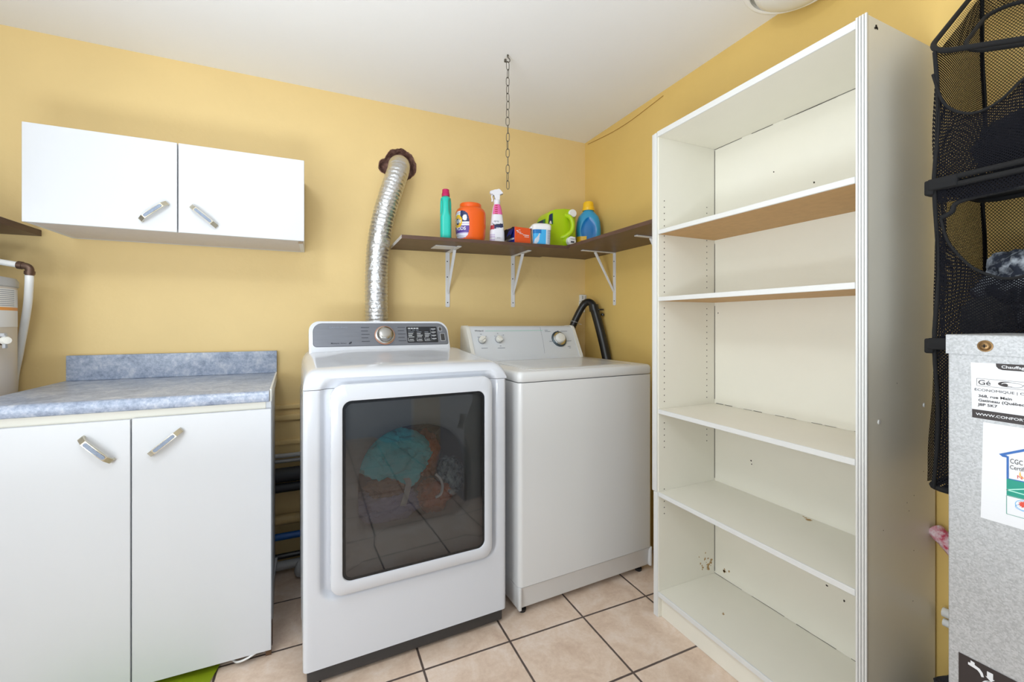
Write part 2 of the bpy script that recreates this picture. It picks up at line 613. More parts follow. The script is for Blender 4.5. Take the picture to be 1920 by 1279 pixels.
for k in range(NH):
    j = (k + 1) % NH
    ex = []
    for c in corners:
        ca = math.atan2(c[1] - hz, c[0] - hx) % (2 * PI)
        if 2 * PI * k / NH < ca < 2 * PI * (k + 1) / NH:
            ex = [bm.verts.new((c[0], BACK, c[1]))]
    bm.faces.new([A[k], A[j], B[j]] + ex + [B[k]])
    bm.faces.new([A[k], A2[k], A2[j], A[j]]).material_index = 1
bm.faces.new(A2).material_index = 1
o = struct('wall_back', bm, ['wall', 'hole'])
bm = NB(); box(bm, RIGHT, RIGHT + T, FRONT, BACK, 0, CEIL); struct('wall_right', bm, 'wallshaded')
bm = NB(); box(bm, LEFT - T, LEFT, FRONT, BACK, 0, CEIL); struct('wall_left', bm, 'plain')
bm = NB()
box(bm, LEFT - T, -0.65, FRONT - T, FRONT, 0, CEIL); box(bm, 1.15, RIGHT + T, FRONT - T, FRONT, 0, CEIL); box(bm, -0.65, 1.15, FRONT - T, FRONT, 2.1, CEIL)
struct('wall_front', bm, 'plain')
# torn plaster rim around the duct hole
bm = NB()
def rim(u, v):
    a = 2 * PI * u
    r = hole_r(a)
    k = [0.90, 1.0, 1.045][int(round(v * 2))] + 0.03 * noise.noise(Vector((math.cos(a) * 9, math.sin(a) * 9, v * 3)))
    y = BACK + [0.035, -0.004, 0.0015][int(round(v * 2))]
    return Vector((hx + r * k * math.cos(a), y, hz + r * k * math.sin(a)))
grid(bm, rim, 96, 2)
o = settle(obj('plaster_rim', bm, 'hole', None, 60))
tag(o, 'ragged brown torn plaster edge around the duct opening high on the yellow wall', 'hole')

# ---------------------------------------------------------------- cabinet pulls
def pull(parent, cx, yf, cz, ang, L=0.108):
    ca, sa = math.cos(math.radians(ang)), math.sin(math.radians(ang))
    f = lambda w: (lambda s, d: Vector((cx + s * ca - w * sa, yf - d, cz + s * sa + w * ca)))
    bm = NB()
    h = 0.0075
    out = [(-.5, 0), (-.5, .011), (-.475, .0145), (-.34, .0255), (-.1, .0275), (.1, .0275), (.34, .0255), (.475, .0145), (.5, .011), (.5, 0), (.44, 0), (.44, .008), (.32, .019), (-.32, .019), (-.44, .008), (-.44, 0)]
    out = [(s * L, d) for s, d in out]
    prism(bm, out, f(-h), f(h), 0)
    def inlay(u, v):
        q = (2 * u - 1)
        s = .315 * L * q
        w = (2 * v - 1) * .0054 * (1 - .55 * max(0, (abs(q) - .86) / .14) ** 2)
        d = .0286 - .0020 * (max(0, abs(s / L) - .1) / .24)
        return Vector((cx + s * ca - w * sa, yf - d, cz + s * sa + w * ca))
    grid(bm, inlay, 28, 2, 1)
    return wobj('handle', bm, ['goldmetal', 'handleblue'], parent, 25)

def door_panel(name, parent, x0, x1, yf, z0, z1, th=0.016):
    bm = NB()
    box(bm, x0, x1, yf, yf + th, z0, z1, 0.0012, 1)
    return wobj(name, bm, 'white', parent)

# ---------------------------------------------------------------- wall cabinet
wc = thing('wall_cabinet', 'white two door cabinet hung on the yellow back wall', 'cabinet', (-0.474, 2.14, 1.487))
bm = NB()
box(bm, -0.893, -0.877, 1.996, 2.296, 1.487, 1.818, .0008, 1)
box(bm, -0.072, -0.056, 1.996, 2.296, 1.487, 1.818, .0008, 1)
box(bm, -0.877, -0.072, 1.996, 2.296, 1.802, 1.818, .0008, 1)
box(bm, -0.877, -0.072, 2.288, 2.296, 1.487, 1.802)
wobj('carcass', bm, 'white', wc)
bm = NB(); box(bm, -0.877, -0.072, 1.996, 2.288, 1.488, 1.503); wobj('bottom_panel', bm, 'underside', wc)['label'] = 'grayish off-white bottom board'
d = door_panel('door', wc, -0.897, -0.477, 1.977, 1.487, 1.820); pull(d, -0.543, 1.977, 1.5555, 42)
d = door_panel('door', wc, -0.473, -0.050, 1.977, 1.487, 1.820); pull(d, -0.392, 1.977, 1.5525, -41)
bm = NB(); box(bm, -0.0725, -0.056, 1.992, 1.997, 1.478, 1.497, .001, 1); wobj('chipped_corner', bm, 'doorback', wc)

# ---------------------------------------------------------------- base cabinet and worktop
bc = thing('base_cabinet', 'white two door base cabinet under the blue worktop', 'cabinet', (-0.525, 1.95, 0))
bm = NB()
box(bm, -0.905, -0.889, 1.702, 2.19, 0.0, 0.878, .0008, 1)
prism(bm, [(-0.162, 1.702), (-0.146, 1.702), (-0.1725, 2.19), (-0.1885, 2.19)], lambda x, y: Vector((x, y, 0)), lambda x, y: Vector((x, y, .878)))
box(bm, -0.889, -0.188, 2.182, 2.19, 0.02, 0.878)
box(bm, -0.889, -0.162, 1.702, 2.182, 0.088, 0.103)
wobj('carcass', bm, 'white', bc)
bm = NB(); box(bm, -0.889, -0.162, 1.700, 1.716, 0.820, 0.878, .0008, 1); wobj('top_rail', bm, 'cream', bc)
bm = NB(); box(bm, -0.889, -0.1465, 1.75, 1.765, 0.0, 0.087); box(bm, -0.1625, -0.1455, 1.7015, 1.715, 0.001, 0.11); wobj('toe_board', bm, 'toe', bc)['label'] = 'brown water-stained toe board'
d = door_panel('door', bc, -0.906, -0.5225, 1.683, 0.030, 0.853); pull(d, -0.598, 1.683, 0.772, -47)
d = door_panel('door', bc, -0.5185, -0.1445, 1.683, 0.030, 0.855); pull(d, -0.433, 1.683, 0.776, 41)

ct = thing('countertop', 'blue mottled laminate worktop with upstand on the base cabinet', 'countertop', (-0.53, 1.98, 0.88))
bm = NB()
prof = [(2.296, .880), (1.690, .880), (1.676, .881), (1.672, .885), (1.671, .900), (1.673, .911), (1.680, .9165), (1.692, .918), (2.296, .918)]
fs = prism(bm, prof, lambda y, z: Vector((-0.912, y, z)), lambda y, z: Vector((-0.150 - .047 * max(0, y - 1.69), y, z)))
fs[1].material_index = 1
wobj('worktop', bm, ['counter', 'ivory'], ct, 50)
bm = NB(); box(bm, -0.905, -0.172, 2.274, 2.296, 0.9185, 1.019, .002, 2); wobj('backsplash', bm, 'counter', ct)
bm = NB(); prism(bm, [(-0.1497, 1.694), (-0.144, 1.694), (-0.172, 2.292), (-0.1777, 2.292)], lambda x, y: Vector((x, y, .8795)), lambda x, y: Vector((x, y, .921))); wobj('end_strip', bm, 'ivory', ct)

# ---------------------------------------------------------------- dryer
dr = thing('clothes_dryer', 'white front loading dryer with dark window and gray control panel', 'dryer', (-0.041, 1.48, 0), 2.3)
W = 0.70
def sdrr(x, z, x0, x1, z0, z1, r):
    qx = abs(x - (x0 + x1) / 2) - (x1 - x0) / 2 + r
    qz = abs(z - (z0 + z1) / 2) - (z1 - z0) / 2 + r
    return math.hypot(max(qx, 0), max(qz, 0)) + min(max(qx, qz), 0) - r
def recess(x, z):
    return 0.020 * sm(0.004, -0.020, sdrr(x, z, 0.046, 0.660, 0.268, 0.972, 0.05))
def uniq(L):
    L = sorted(set(round(v, 5) for v in L))
    return L
# front sheet with sides
xs = uniq([.015 + (.67) * i / 60 for i in range(61)] + [.046 + .004 * i for i in range(8)] + [.66 - .004 * i for i in range(8)] + [0.095, 0.62])
zs = uniq([.06 + (.937 - .06) * i / 60 for i in range(61)] + [.268 + .004 * i for i in range(8)] + [0.30, 0.92])
cols = []
for i in range(24):
    y = .65 - (.65 - .016) * i / 24
    cols.append(('L', y))
for k in range(6):
    a = PI + .5 * PI * k / 5
    cols.append(('C', .015 + .015 * math.cos(a), .015 + .015 * math.sin(a)))
for x in xs[1:-1]:
    cols.append(('F', x))
for k in range(6):
    a = 1.5 * PI + .5 * PI * k / 5
    cols.append(('C', W - .015 + .015 * math.cos(a), .015 + .015 * math.sin(a)))
for y in (.1, .3, .65):
    cols.append(('R', y))
bm = NB()
rows = []
for z in zs:
    row = []
    for c in cols:
        if c[0] == 'L':
            bulge = 0.0045 * max(0, math.sin(c[1] * 2 * PI / 0.13)) * sm(.12, .15, z) * sm(.90, .87, z) * sm(.02, .06, c[1])
            p = (-bulge, c[1], z)
        elif c[0] == 'R':
            p = (W, c[1], z)
        elif c[0] == 'C':
            p = (c[1], c[2], z)
        else:
            p = (c[1], recess(c[1], z), z)
        row.append(bm.verts.new(p))
    rows.append(row)
for j in range(len(zs) - 1):
    for i in range(len(cols) - 1):
        if cols[i][0] == 'F' and cols[i + 1][0] == 'F':
            if 0.0949 < cols[i][1] and cols[i + 1][1] < 0.6201 and zs[j] > 0.2999 and zs[j + 1] < 0.9201:
                continue
        bm.faces.new((rows[j][i], rows[j][i + 1], rows[j + 1][i + 1], rows[j + 1][i]))
poly(bm, [(0, .65, .06), (W, .65, .06), (W, .65, .937), (0, .65, .937)])
poly(bm, [(0, .015, .06), (W, .015, .06), (W, .65, .06), (0, .65, .06)])
obj('cabinet_body', bm, 'enamel', dr, 40)
# top cap
bm = NB()
vp = [(0.0, .9385), (-.0015, .946), (-.001, .958), (.003, .972), (.010, .984), (.022, .994), (.040, 1.001), (.075, 1.006), (.12, 1.010), (.2, 1.016), (.3, 1.023), (.4, 1.031), (.44, 1.036), (.52, 1.038), (.60, 1.036), (.64, 1.02), (.65, .9385)]
ux = [0, .001, .004, .009, .016, .026, .04, .06, .09] + [.12 + .04 * i for i in range(12)] + [.61, .64, .66, .674, .684, .691, .696, .699, .7]
ux = uniq(ux + [.046 + .005 * i for i in range(6)] + [.66 - .005 * i for i in range(6)] + [.09 + .01 * i for i in range(3)])
def capz(x, y, z):
    e = min(x, W - x)
    g = (1 - (1 - min(e / .06, 1)) ** 3.2) ** (1 / 2.6)
    dome = 1.0 - 0.06 * (1 - sm(0.05, 0.20, e)) * sm(.02, .1, y)
    dish = -0.006 * sm(0.0, -0.05, sdrr(x, y, .10, .60, .10, .40, .06))
    return .9385 + (z - .9385) * g * dome + dish * g
V = [[bm.verts.new((x, y + (recess(x, capz(x, y, z)) * sm(.05, .0, y)), capz(x, y, z))) for (y, z) in vp] for x in ux]
for i in range(len(ux) - 1):
    for j in range(len(vp) - 1):
        bm.faces.new((V[i][j], V[i + 1][j], V[i + 1][j + 1], V[i][j + 1]))
obj('top_cap', bm, 'enamel', dr, 50)
bm = NB(); box(bm, .012, W - .012, .014, .64, 0.012, .0605, .004, 2)
for fx in (.05, .65):
    for fy in (.06, .60):
        lathe(bm, [(.016, 0), (.016, .013)], 16, Matrix.Translation((fx, fy, 0)))
obj('base_plinth', bm, 'darkbase', dr)
# door frame, glass, drum
bm = NB()
def rloft(specs, n=8):
    return [[Vector((x, y, z)) for x, z in rr2(a, b, c, d_, r, n)] for (a, b, c, d_, r, y) in specs]
secs = rloft([(.086, .625, .291, .944, .035, .018), (.0775, .634, .2815, .953, .040, -.006), (.0785, .633, .2825, .952, .039, -.015), (.083, .629, .287, .948, .036, -.019), (.108, .607, .318, .908, .032, -.022), (.112, .6025, .323, .9005, .028, -.0205), (.114, .601, .325, .899, .027, -.014)])
loft(bm, secs, 0, False, False)
dframe = obj('door', bm, 'enamel', dr, 40)
bm = NB()
inner = rloft([(.1225, .5925, .3335, .8905, .021, -.0165)])[0]
outer = rloft([(.1135, .6015, .3245, .8995, .0275, -.0165)])[0]
loft(bm, [outer, inner], 0, False, False)
obj('window_border', bm, 'gasket', dframe)
bm = NB()
def gl(u, v):
    x = .1225 + .47 * u
    z = .3335 + .557 * v
    return Vector((x, -.0165 - 0.004 * (1 - (2 * u - 1) ** 2) * (1 - (2 * v - 1) ** 2), z))
# rounded glass pane bulging very slightly, as concentric rings
rings = []
for s in (1, .8, .6, .4, .2):
    cxz = (.3575, .612)
    rings.append([Vector((cxz[0] + (x - cxz[0]) * s, -.0165 - .004 * (1 - s * s), cxz[1] + (z - cxz[1]) * s)) for x, z in rr2(.1225, .5925, .3335, .8905, .021, 8)])
loft(bm, rings, 0, False, True)
obj('window_glass', bm, 'glass', dframe, 60)
# bulkhead with D shaped mouth, then the drum behind it
def dmouth(k, n):
    a = 2 * PI * k / n
    cx, cz = .362, .60
    c, s = math.cos(a), math.sin(a)
    rx = .193
    rz = .185 if s > 0 else .158
    e = 2.3 if s > 0 else 6
    r = (abs(c / rx) ** e + abs(s / rz) ** e) ** (-1 / e)
    return cx + r * c, cz + r * s
ND = 72
def outer_rect(k, n):
    a = 2 * PI * k / n
    c, s = math.cos(a), math.sin(a)
    t = min((.6198 - .362) / abs(c) if abs(c) > 1e-6 else 9, (.9198 - .60 if s > 0 else .60 - .3002) / abs(s) if abs(s) > 1e-6 else 9)
    return .362 + t * c, .60 + t * s
def ringp(fn, y, sc=1.0, sc2=None):
    L = []
    for k in range(ND):
        x, z = fn(k, ND)
        L.append(Vector((.362 + (x - .362) * sc, y, .60 + (z - .60) * (sc2 or sc))))
    return L
bm = NB()
def mixr(t, y):
    L = []
    for k in range(ND):
        a = outer_rect(k, ND); b = dmouth(k, ND)
        L.append(Vector((a[0] + (b[0] - a[0]) * t, y, a[1] + (b[1] - a[1]) * t)))
    return L
loft(bm, [mixr(0, .021), mixr(.35, .026), mixr(.75, .034), mixr(.93, .040), ringp(dmouth, .052), ringp(dmouth, .085, 1.0)], 0, False, False)
obj('door_mouth', bm, 'drum', dr, 50)
bm = NB()
def circ(k, n):
    a = 2 * PI * k / n
    return .355 + .27 * math.cos(a), .62 + .27 * math.sin(a)
loft(bm, [ringp(dmouth, .085, 1.0), ringp(dmouth, .09, 1.06), [Vector((circ(k, ND)[0], .10, circ(k, ND)[1])) for k in range(ND)], [Vector((circ(k, ND)[0], .55, circ(k, ND)[1])) for k in range(ND)], [Vector((.355, .56, .62)) for k in range(ND)]], 0, False, False)
bmesh.ops.remove_doubles(bm, verts=bm.verts[:], dist=1e-5)
obj('drum', bm, 'drum', dr, 50)
# control console
def cf(x, z, d=0.0):
    return Vector((x, .45 + (z - 1.04) * .4425 - d * .914, z + d * .404))
bm = NB()
O = rr2(.028, .622, 1.018, 1.1535, (.004, .004, .046, .040), 8)
I = rr2(.0335, .6165, 1.024, 1.148, (.004, .004, .042, .036), 8)
loft(bm, [[cf(x, z, .0065) for x, z in I], [cf(x, z, .005) for x, z in O], [cf(x, z, -.02) for x, z in O], [cf(x, z, -.02) + Vector((0, .10, -.012)) for x, z in O]], 0)
con = obj('control_console', bm, 'enamel', dr, 40)
bm = NB()
P1 = rr2(.0425, .617, 1.0465, 1.1445, (.014, .010, .044, .036), 8)
P2 = rr2(.0445, .615, 1.0485, 1.1425, (.013, .009, .042, .034), 8)
loft(bm, [[cf(x, z, .0066) for x, z in P1], [cf(x, z, .0085) for x, z in P2]], 0)
pan = obj('gray_fascia', bm, 'graypanel', con, 30)
cm = lambda x, z, d=.0092: plane_mat(cf(x, z, d), (1, 0, 0), (0, .4046, .9145))
bm = NB()
text(bm, 'SAMSUNG', .0125, cm(.105, 1.1215), 0, squash=1.25)
text(bm, 'Moisture', .0088, cm(.110, 1.0575), 1, bold=.012)
text(bm, 'Sensor', .0088, cm(.1475, 1.0575), 2)
lf = [(.186 + .0065 * math.cos(a) , 1.0605 + .0042 * math.sin(a) + .003 * math.cos(a)) for a in [2 * PI * k / 14 for k in range(14)]]
poly(bm, [cf(x, z, .0094) for x, z in lf], 1)
for i in range(5):
    for (xx, w) in ((.232, .034), (.388, .034)):
        zz = 1.124 - i * .0148
        poly(bm, [cf(xx, zz, .0092), cf(xx + w - (.006 if i % 2 else 0), zz, .0092), cf(xx + w - (.006 if i % 2 else 0), zz + .0022, .0092), cf(xx, zz + .0022, .0092)], 2)
obj('lettering', bm, ['printgray', 'printdark', 'printdark'], con, recalc=False)
bm = NB()
lathe(bm, [(.0435, 0), (.0435, .003), (.041, .0045)], 48, cm(.330, 1.0905, .0085), 1)
lathe(bm, [(.041, .003), (.040, .0065), (.036, .008)], 48, cm(.330, 1.0905, .0085), 0)
lathe(bm, [(.034, .004), (.034, .020), (.031, .026), (.024, .0295), (.012, .031), (.001, .0313)], 48, cm(.330, 1.0905, .0085), 0)
obj('cycle_knob', bm, ['knobsteel', 'ringorange'], con, 40)['label'] = 'round satin steel cycle knob'
bm = NB()
D1 = rr2(.427, .568, 1.0565, 1.1275, .004, 4)
loft(bm, [[cf(x, z, .0086) for x, z in D1], [cf(x, z, .0096) for x, z in D1]], 0)
def dash(x, z, w, h, mi=1, d=.0101):
    poly(bm, [cf(x, z, d), cf(x + w, z, d), cf(x + w, z + h, d), cf(x, z + h, d)], mi)
for i in range(4):
    dash(.434 + i * .0125, 1.1175, .010, .0045)
for i in range(3):
    dash(.434 + i * .018, 1.111, .012, .0022, 2)
for c, x in enumerate((.433, .472, .508)):
    for r_ in range(4):
        dash(x, 1.1015 - r_ * .0072, .026 - .004 * ((c + r_) % 3), .0027, 1 if r_ else 2)
    dash(x - .002, 1.063, .0015, .014); dash(x - .002, 1.063, .026, .0015); dash(x + .004, 1.069, .018, .0025)
for r_ in range(4):
    dash(.540, 1.115 - r_ * .0145, .021, .0028); dash(.543, 1.1105 - r_ * .0145, .012, .0022, 2)
dash(.5365, 1.062, .0012, .058, 2)
obj('display', bm, ['display', 'printwhite', 'printgray'], con, recalc=False)
bm = NB()
for x0_, x1_, z0_, z1_ in ((.576, .592, 1.107, 1.126), (.5805, .603, 1.062, 1.096)):
    a = rr2(x0_, x1_, z0_, z1_, .0025, 4); b = rr2(x0_ + .0014, x1_ - .0014, z0_ + .0014, z1_ - .0014, .0018, 4)
    loft(bm, [[cf(x, z, .0086) for x, z in a], [cf(x, z, .0098) for x, z in a], [cf(x, z, .0098) for x, z in b]], 0, False, False)
    loft(bm, [[cf(x, z, .0086) for x, z in b], [cf(x, z, .0094) for x, z in b]], 1)
obj('start_buttons', bm, ['printwhite', 'darkbase'], con)

# laundry inside the drum (room coordinates through the dryer's frame)
dm = Matrix.Translation(dr.location) @ Matrix.Rotation(math.radians(2.3), 4, 'Z')
def laundry(name, mname, loc, sc, seed, label, cat, **k):
    p = dm @ Vector(loc)
    o = crumple(name, mname, (0, 0, 0), sc, seed, None, **k)
    o.location = p
    return tag(o, label, cat, None)
laundry('towel', 'tealcloth', (.305, .185, .650), (.135, .075, .092), 3, 'crumpled teal towel behind the dryer window', 'towel', amp=.3, rot=.35)
laundry('knitted_blanket', 'lavcloth', (.285, .215, .455), (.125, .085, .058), 5, 'pale lavender ribbed cloth at the lower left of the dryer window', 'laundry', amp=.25)
laundry('orange_garment', 'rustcloth', (.462, .165, .478), (.058, .055, .052), 8, 'rust orange garment low behind the dryer window', 'laundry', amp=.3)
laundry('brown_garment', 'browncloth', (.285, .165, .540), (.072, .045, .034), 11, 'brown garment under the teal towel in the dryer', 'laundry', amp=.35)
laundry('patterned_garment', 'patcloth', (.535, .185, .535), (.046, .05, .07), 13, 'gray patterned garment at the right side of the dryer window', 'laundry', amp=.3)
laundry('dark_garment', 'darkcloth', (.45, .40, .70), (.10, .07, .075), 17, 'dark garment at the top right inside the dryer drum', 'laundry', amp=.3)
laundry('maroon_garment', 'rustcloth', (.475, .30, .60), (.045, .045, .085), 19, 'red brown garment standing behind the teal towel in the dryer', 'laundry', amp=.3)
bm = NB()
pts = [(.345, .118, .575), (.352, .112, .56), (.346, .108, .53), (.338, .108, .50), (.332, .112, .478)]
for s in (0, 1):
    pass
def tape(u, v):
    pp = smooth_path(pts, 6)
    i = min(int(v * 24), 24)
    return pp[i] + Vector(((u - .5) * .022, .002 * math.sin(u * 6), 0))
grid(bm, tape, 3, 24)
bmesh.ops.solidify(bm, geom=bm.faces[:], thickness=.0025)
bm.transform(dm)
tag(settle(obj('cloth_tape', bm, 'whitecloth', None, 50)), 'short white fabric tape hanging below the teal towel in the dryer', 'laundry')
bm = NB()
sp = smooth_path([(.455, .112, .575), (.472, .104, .555), (.478, .100, .525), (.470, .102, .498), (.452, .104, .49)], 6)
tube(bm, sp, .005, 8)
bm.transform(dm)
tag(settle(obj('drawstring', bm, 'whitecloth', None, 50)), 'white drawstring curling over the orange garment in the dryer', 'laundry')

# ---------------------------------------------------------------- washing machine
wm = thing('washing_machine', 'white top loading washer between the dryer and the bookcase', 'washer', (.712, 1.51, 0), 3.0)
WW = .697
bm = NB()
secs = []
def rsec(x0_, x1_, y0_, y1_, r, z):
    return [Vector((x, y, z)) for x, y in rr2(x0_, x1_, y0_, y1_, r, 6)]
loft(bm, [rsec(0, WW, 0, .66, .018, .118), rsec(0, WW, 0, .66, .018, .9135)])
obj('cabinet_body', bm, 'enamelw', wm, 40)
bm = NB()
loft(bm, [rsec(.003, WW - .003, .018, .655, .012, .028), rsec(.001, WW - .001, .015, .655, .014, .034), rsec(0.0, WW, .011, .66, .014, .100), rsec(0.0, WW, .0, .66, .018, .1165)])
kp = obj('kick_panel', bm, 'enamelw', wm, 40)
bm = NB()
for xa_ in (0.0, WW - .012):
    bm = NB()
    box(bm, xa_, xa_ + .012, -.001, .024, .0285, .117, .003, 2)
    obj('corner_trim', bm, 'enamelw', wm, 40)
bm = NB()
loft(bm, [rsec(.002, WW - .002, .002, .658, .018, .9165), rsec(-.001, WW + .001, -.0015, .66, .02, .921), rsec(-.001, WW + .001, -.0015, .66, .02, .944), rsec(.003, WW - .003, .0035, .657, .018, .9535), rsec(.010, WW - .010, .012, .65, .014, .958)])
obj('top_panel', bm, 'enamelw', wm, 50)
bm = NB()
loft(bm, [rsec(.075, .61, .035, .455, .02, .9575), rsec(.075, .61, .035, .455, .02, .9605), rsec(.082, .603, .042, .448, .016, .9620), rsec(.12, .565, .07, .40, .05, .9622), rsec(.15, .535, .09, .38, .05, .9612)])
obj('lid', bm, 'enamelw', wm, 30)
for fx in (.035, .65):
    for fy in (.04, .60):
        bm = NB(); lathe(bm, [(.014, 0), (.016, .006), (.016, .012), (.007, .014), (.007, .031)], 16, Matrix.Translation((fx, fy, 0)))
        obj('foot', bm, 'rubber', wm)
def wprof(s=0.0):
    return [(.482 - s, .958), (.490 - s, .966), (.4955 - s, .972), (.569 - s, 1.118 + s), (.577 - s * .5, 1.128 + s), (.592, 1.132 + s), (.645, 1.131 + s), (.657, 1.12), (.66, .958)]
bm = NB()
prism(bm, wprof(), lambda y, z: Vector((.022, y, z)), lambda y, z: Vector((.648, y, z)))
wcon = obj('control_console', bm, 'washpanel', wm, 40)
for a, b in ((.003, .0225), (.6475, .667)):
    bm = NB()
    fsx = prism(bm, wprof(.003), lambda y, z: Vector((a, y, z)), lambda y, z: Vector((b, y, z)))
    bmesh.ops.bevel(bm, geom=[e for e in bm.edges], offset=.003, segments=2, affect='EDGES', profile=.5)
    obj('console_end_cap', bm, 'ivory', wcon, 40)
def wf(x, z, d=0.0):
    return Vector((x, .4955 + (z - .972) * .5034 - d * .893, z + d * .45))
wmx = lambda x, z, d=.001: plane_mat(wf(x, z, d), (1, 0, 0), (0, .45, .893))
bm = NB()
text(bm, 'Whirlpool', .0115, wmx(.046, 1.1045), 0, bold=.01)
def bar(x, z, w, h, mi=0):
    poly(bm, [wf(x, z, .0008), wf(x + w, z, .0008), wf(x + w, z + h, .0008), wf(x, z + h, .0008)], mi)
bar(.105, 1.1055, .345, .0022, 2)
for k in range(12):
    t0, t1 = k / 12, (k + 1) / 12
    g = lambda t: .437 - .013 * t * t
    poly(bm, [wf(g(t0), 1.125 - .14 * t0, .0008), wf(g(t0) + .0014, 1.125 - .14 * t0, .0008), wf(g(t1) + .0014, 1.125 - .14 * t1, .0008), wf(g(t1), 1.125 - .14 * t1, .0008)], 1)
for (x, z, w) in ((.055, 1.075, .010), (.072, 1.089, .010), (.098, 1.078, .008), (.150, 1.079, .006), (.168, 1.092, .007), (.200, 1.084, .006), (.065, 1.020, .034), (.170, 1.0285, .008), (.155, 1.0185, .042), (.462, 1.106, .020), (.462, 1.099, .036), (.565, 1.100, .045), (.590, 1.046, .03), (.475, 1.046, .018), (.585, 1.016, .02), (.592, 1.008, .012)):
    bar(x, z, w, .0024, 1)
obj('lettering', bm, ['printdark', 'printgray', 'mint'], wcon, recalc=False)
for x, z, a in ((.075, 1.060, 35), (.170, 1.062, -40)):
    bm = NB()
    m4 = wmx(x, z, 0)
    lathe(bm, [(.0205, 0), (.0205, .004), (.019, .005)], 28, m4, 1)
    lathe(bm, [(.0175, .004), (.0165, .018), (.014, .0205), (.001, .021)], 28, m4, 0)
    box(bm, -.0165, .0165, -.0045, .0045, .012, .0265, .0015, 1, 0, m4 @ Matrix.Rotation(math.radians(a), 4, 'Z'))
    obj('selector_knob', bm, ['ivory', 'knobgray'], wcon)
bm = NB()
m4 = wmx(.540, 1.058, 0)
lathe(bm, [(.046, 0), (.046, .006), (.043, .010), (.040, .0115)], 40, m4, 1)
lathe(bm, [(.040, .0105), (.037, .0125), (.031, .012)], 40, m4, 2)
lathe(bm, [(.028, .008), (.026, .028), (.023, .032), (.015, .034), (.001, .0345)], 40, m4, 0)
box(bm, -.002, .002, .024, .046, .008, .014, .0005, 1, 1, m4)
obj('timer_dial', bm, ['ivory', 'knobdark', 'chrome'], wcon)['label'] = 'large round dial with dark ring'

# ---------------------------------------------------------------- bookcase
bk = thing('bookcase', 'tall empty cream bookcase with six levels against the right wall', 'bookcase', (1.375, .958, 0))
XF, XB, YR0, YR1, YL0, YL1, HB = 1.209, 1.535, .5955, .6205, 1.297, 1.3215, 1.896
rb = random.Random(3)
def disc(bm, p, u, v, r, mi, n=8, jag=0.0):
    p, u, v = Vector(p), Vector(u), Vector(v)
    poly(bm, [p + u * r * math.cos(2 * PI * k / n) * (1 + rb.uniform(-jag, jag)) + v * r * math.sin(2 * PI * k / n) * (1 + rb.uniform(-jag, jag)) for k in range(n)], mi)
bm = NB()
box(bm, XF + .004, XB, YR0, YR1, 0, HB, .001, 1)
for (x, z, r) in ((1.248, 1.876, .006), (1.252, 1.872, .004), (1.243, 1.87, .003)):
    disc(bm, (x, YR0 - .0004, z), (1, 0, 0), (0, 0, 1), r, 2, 7, .4)
for (x, z) in ((1.26, .905), (1.475, .93)):
    lathe(bm, [(.006, 0), (.005, .002), (.001, .0028)], 14, plane_mat((x, YR0, z), (1, 0, 0), (0, 0, 1)), 1)
for i in range(8):
    disc(bm, (rb.uniform(1.23, 1.5), YR0 - .0003, rb.uniform(.3, 1.5)), (1, 0, 0), (0, 0, 1), .0014, 2)
wobj('side_panel', bm, ['cream', 'creamedge', 'dot'], bk, recalc=False)
bm = NB()
box(bm, XF + .004, XB, YL0, YL1, 0, HB, .001, 1)
for zc, ok in [(z_, 1) for z_ in [.66 + .024 * i for i in range(5)] + [.40 + .024 * i for i in range(5)] + [1.27 + .0245 * i for i in range(10)] + [1.53 + .0245 * i for i in range(5)] + [.84 + .0245 * i for i in range(16)]]:
    for xc in (1.242, 1.472):
        if xc > 1.4 and zc < .5:
            continue
        disc(bm, (xc, YL0 - .0004, zc), (1, 0, 0), (0, 0, 1), .0024, 1)
for i in range(26):                    # brown scuffs low in the back corner
    disc(bm, (1.50 - abs(rb.gauss(0, .035)), YL0 - .0005 - i * .00001, .125 + abs(rb.gauss(0, .035))), (1, 0, 0), (0, 0, 1), rb.uniform(.0015, .006), 2, 9, .5)
wobj('side_panel', bm, ['cream', 'dot', 'chip'], bk, recalc=False)
bm = NB(); box(bm, XF + .004, XB, YR1, YL0, HB - .021, HB, .001, 1)
box(bm, XF, XF + .006, YR1 - .004, YL0 + .004, HB - .021, HB, .001, 1, 1)
wobj('top_panel', bm, ['cream', 'creamedge'], bk)
bm = NB(); box(bm, 1.518, 1.5225, YR1, YL0, .08, HB - .021)
for (y, z) in ((.86, .29), (.81, .27), (.93, .33), (.72, .30), (1.13, .62), (1.128, .607), (1.05, .47), (.76, .55), (1.04, 1.70), (.90, 1.62), (.74, 1.62), (1.28, 1.19)):
    disc(bm, (1.5176, y, z), (0, 1, 0), (0, 0, 1), rb.uniform(.002, .0036), 1, 7, .4)
for i in range(5):
    disc(bm, (1.5175, 1.26 - abs(rb.gauss(0, .02)), .13 + rb.uniform(0, .02)), (0, 1, 0), (0, 0, 1), rb.uniform(.002, .006), 2, 8, .5)
for i in range(16):                    # uneven dark gaps where the back board meets top, side and shelves
    y0_, y1_ = YR1 + (YL0 - YR1) * i / 16, YR1 + (YL0 - YR1) * (i + 1) / 16
    if i not in (9, 12):
        box(bm, 1.5166, 1.5176, y0_, y1_, HB - .0222 - rb.uniform(0, .0012), HB - .0212, 0, 1, 1)
    if i % 3 != 1:
        box(bm, 1.5168, 1.5176, y0_, y1_ - .008, .8126, .8128 + rb.uniform(.0004, .0016), 0, 1, 1)
    if i % 4:
        box(bm, 1.5168, 1.5176, y0_, y1_, .1011, .1013 + rb.uniform(.0003, .0012), 0, 1, 1)
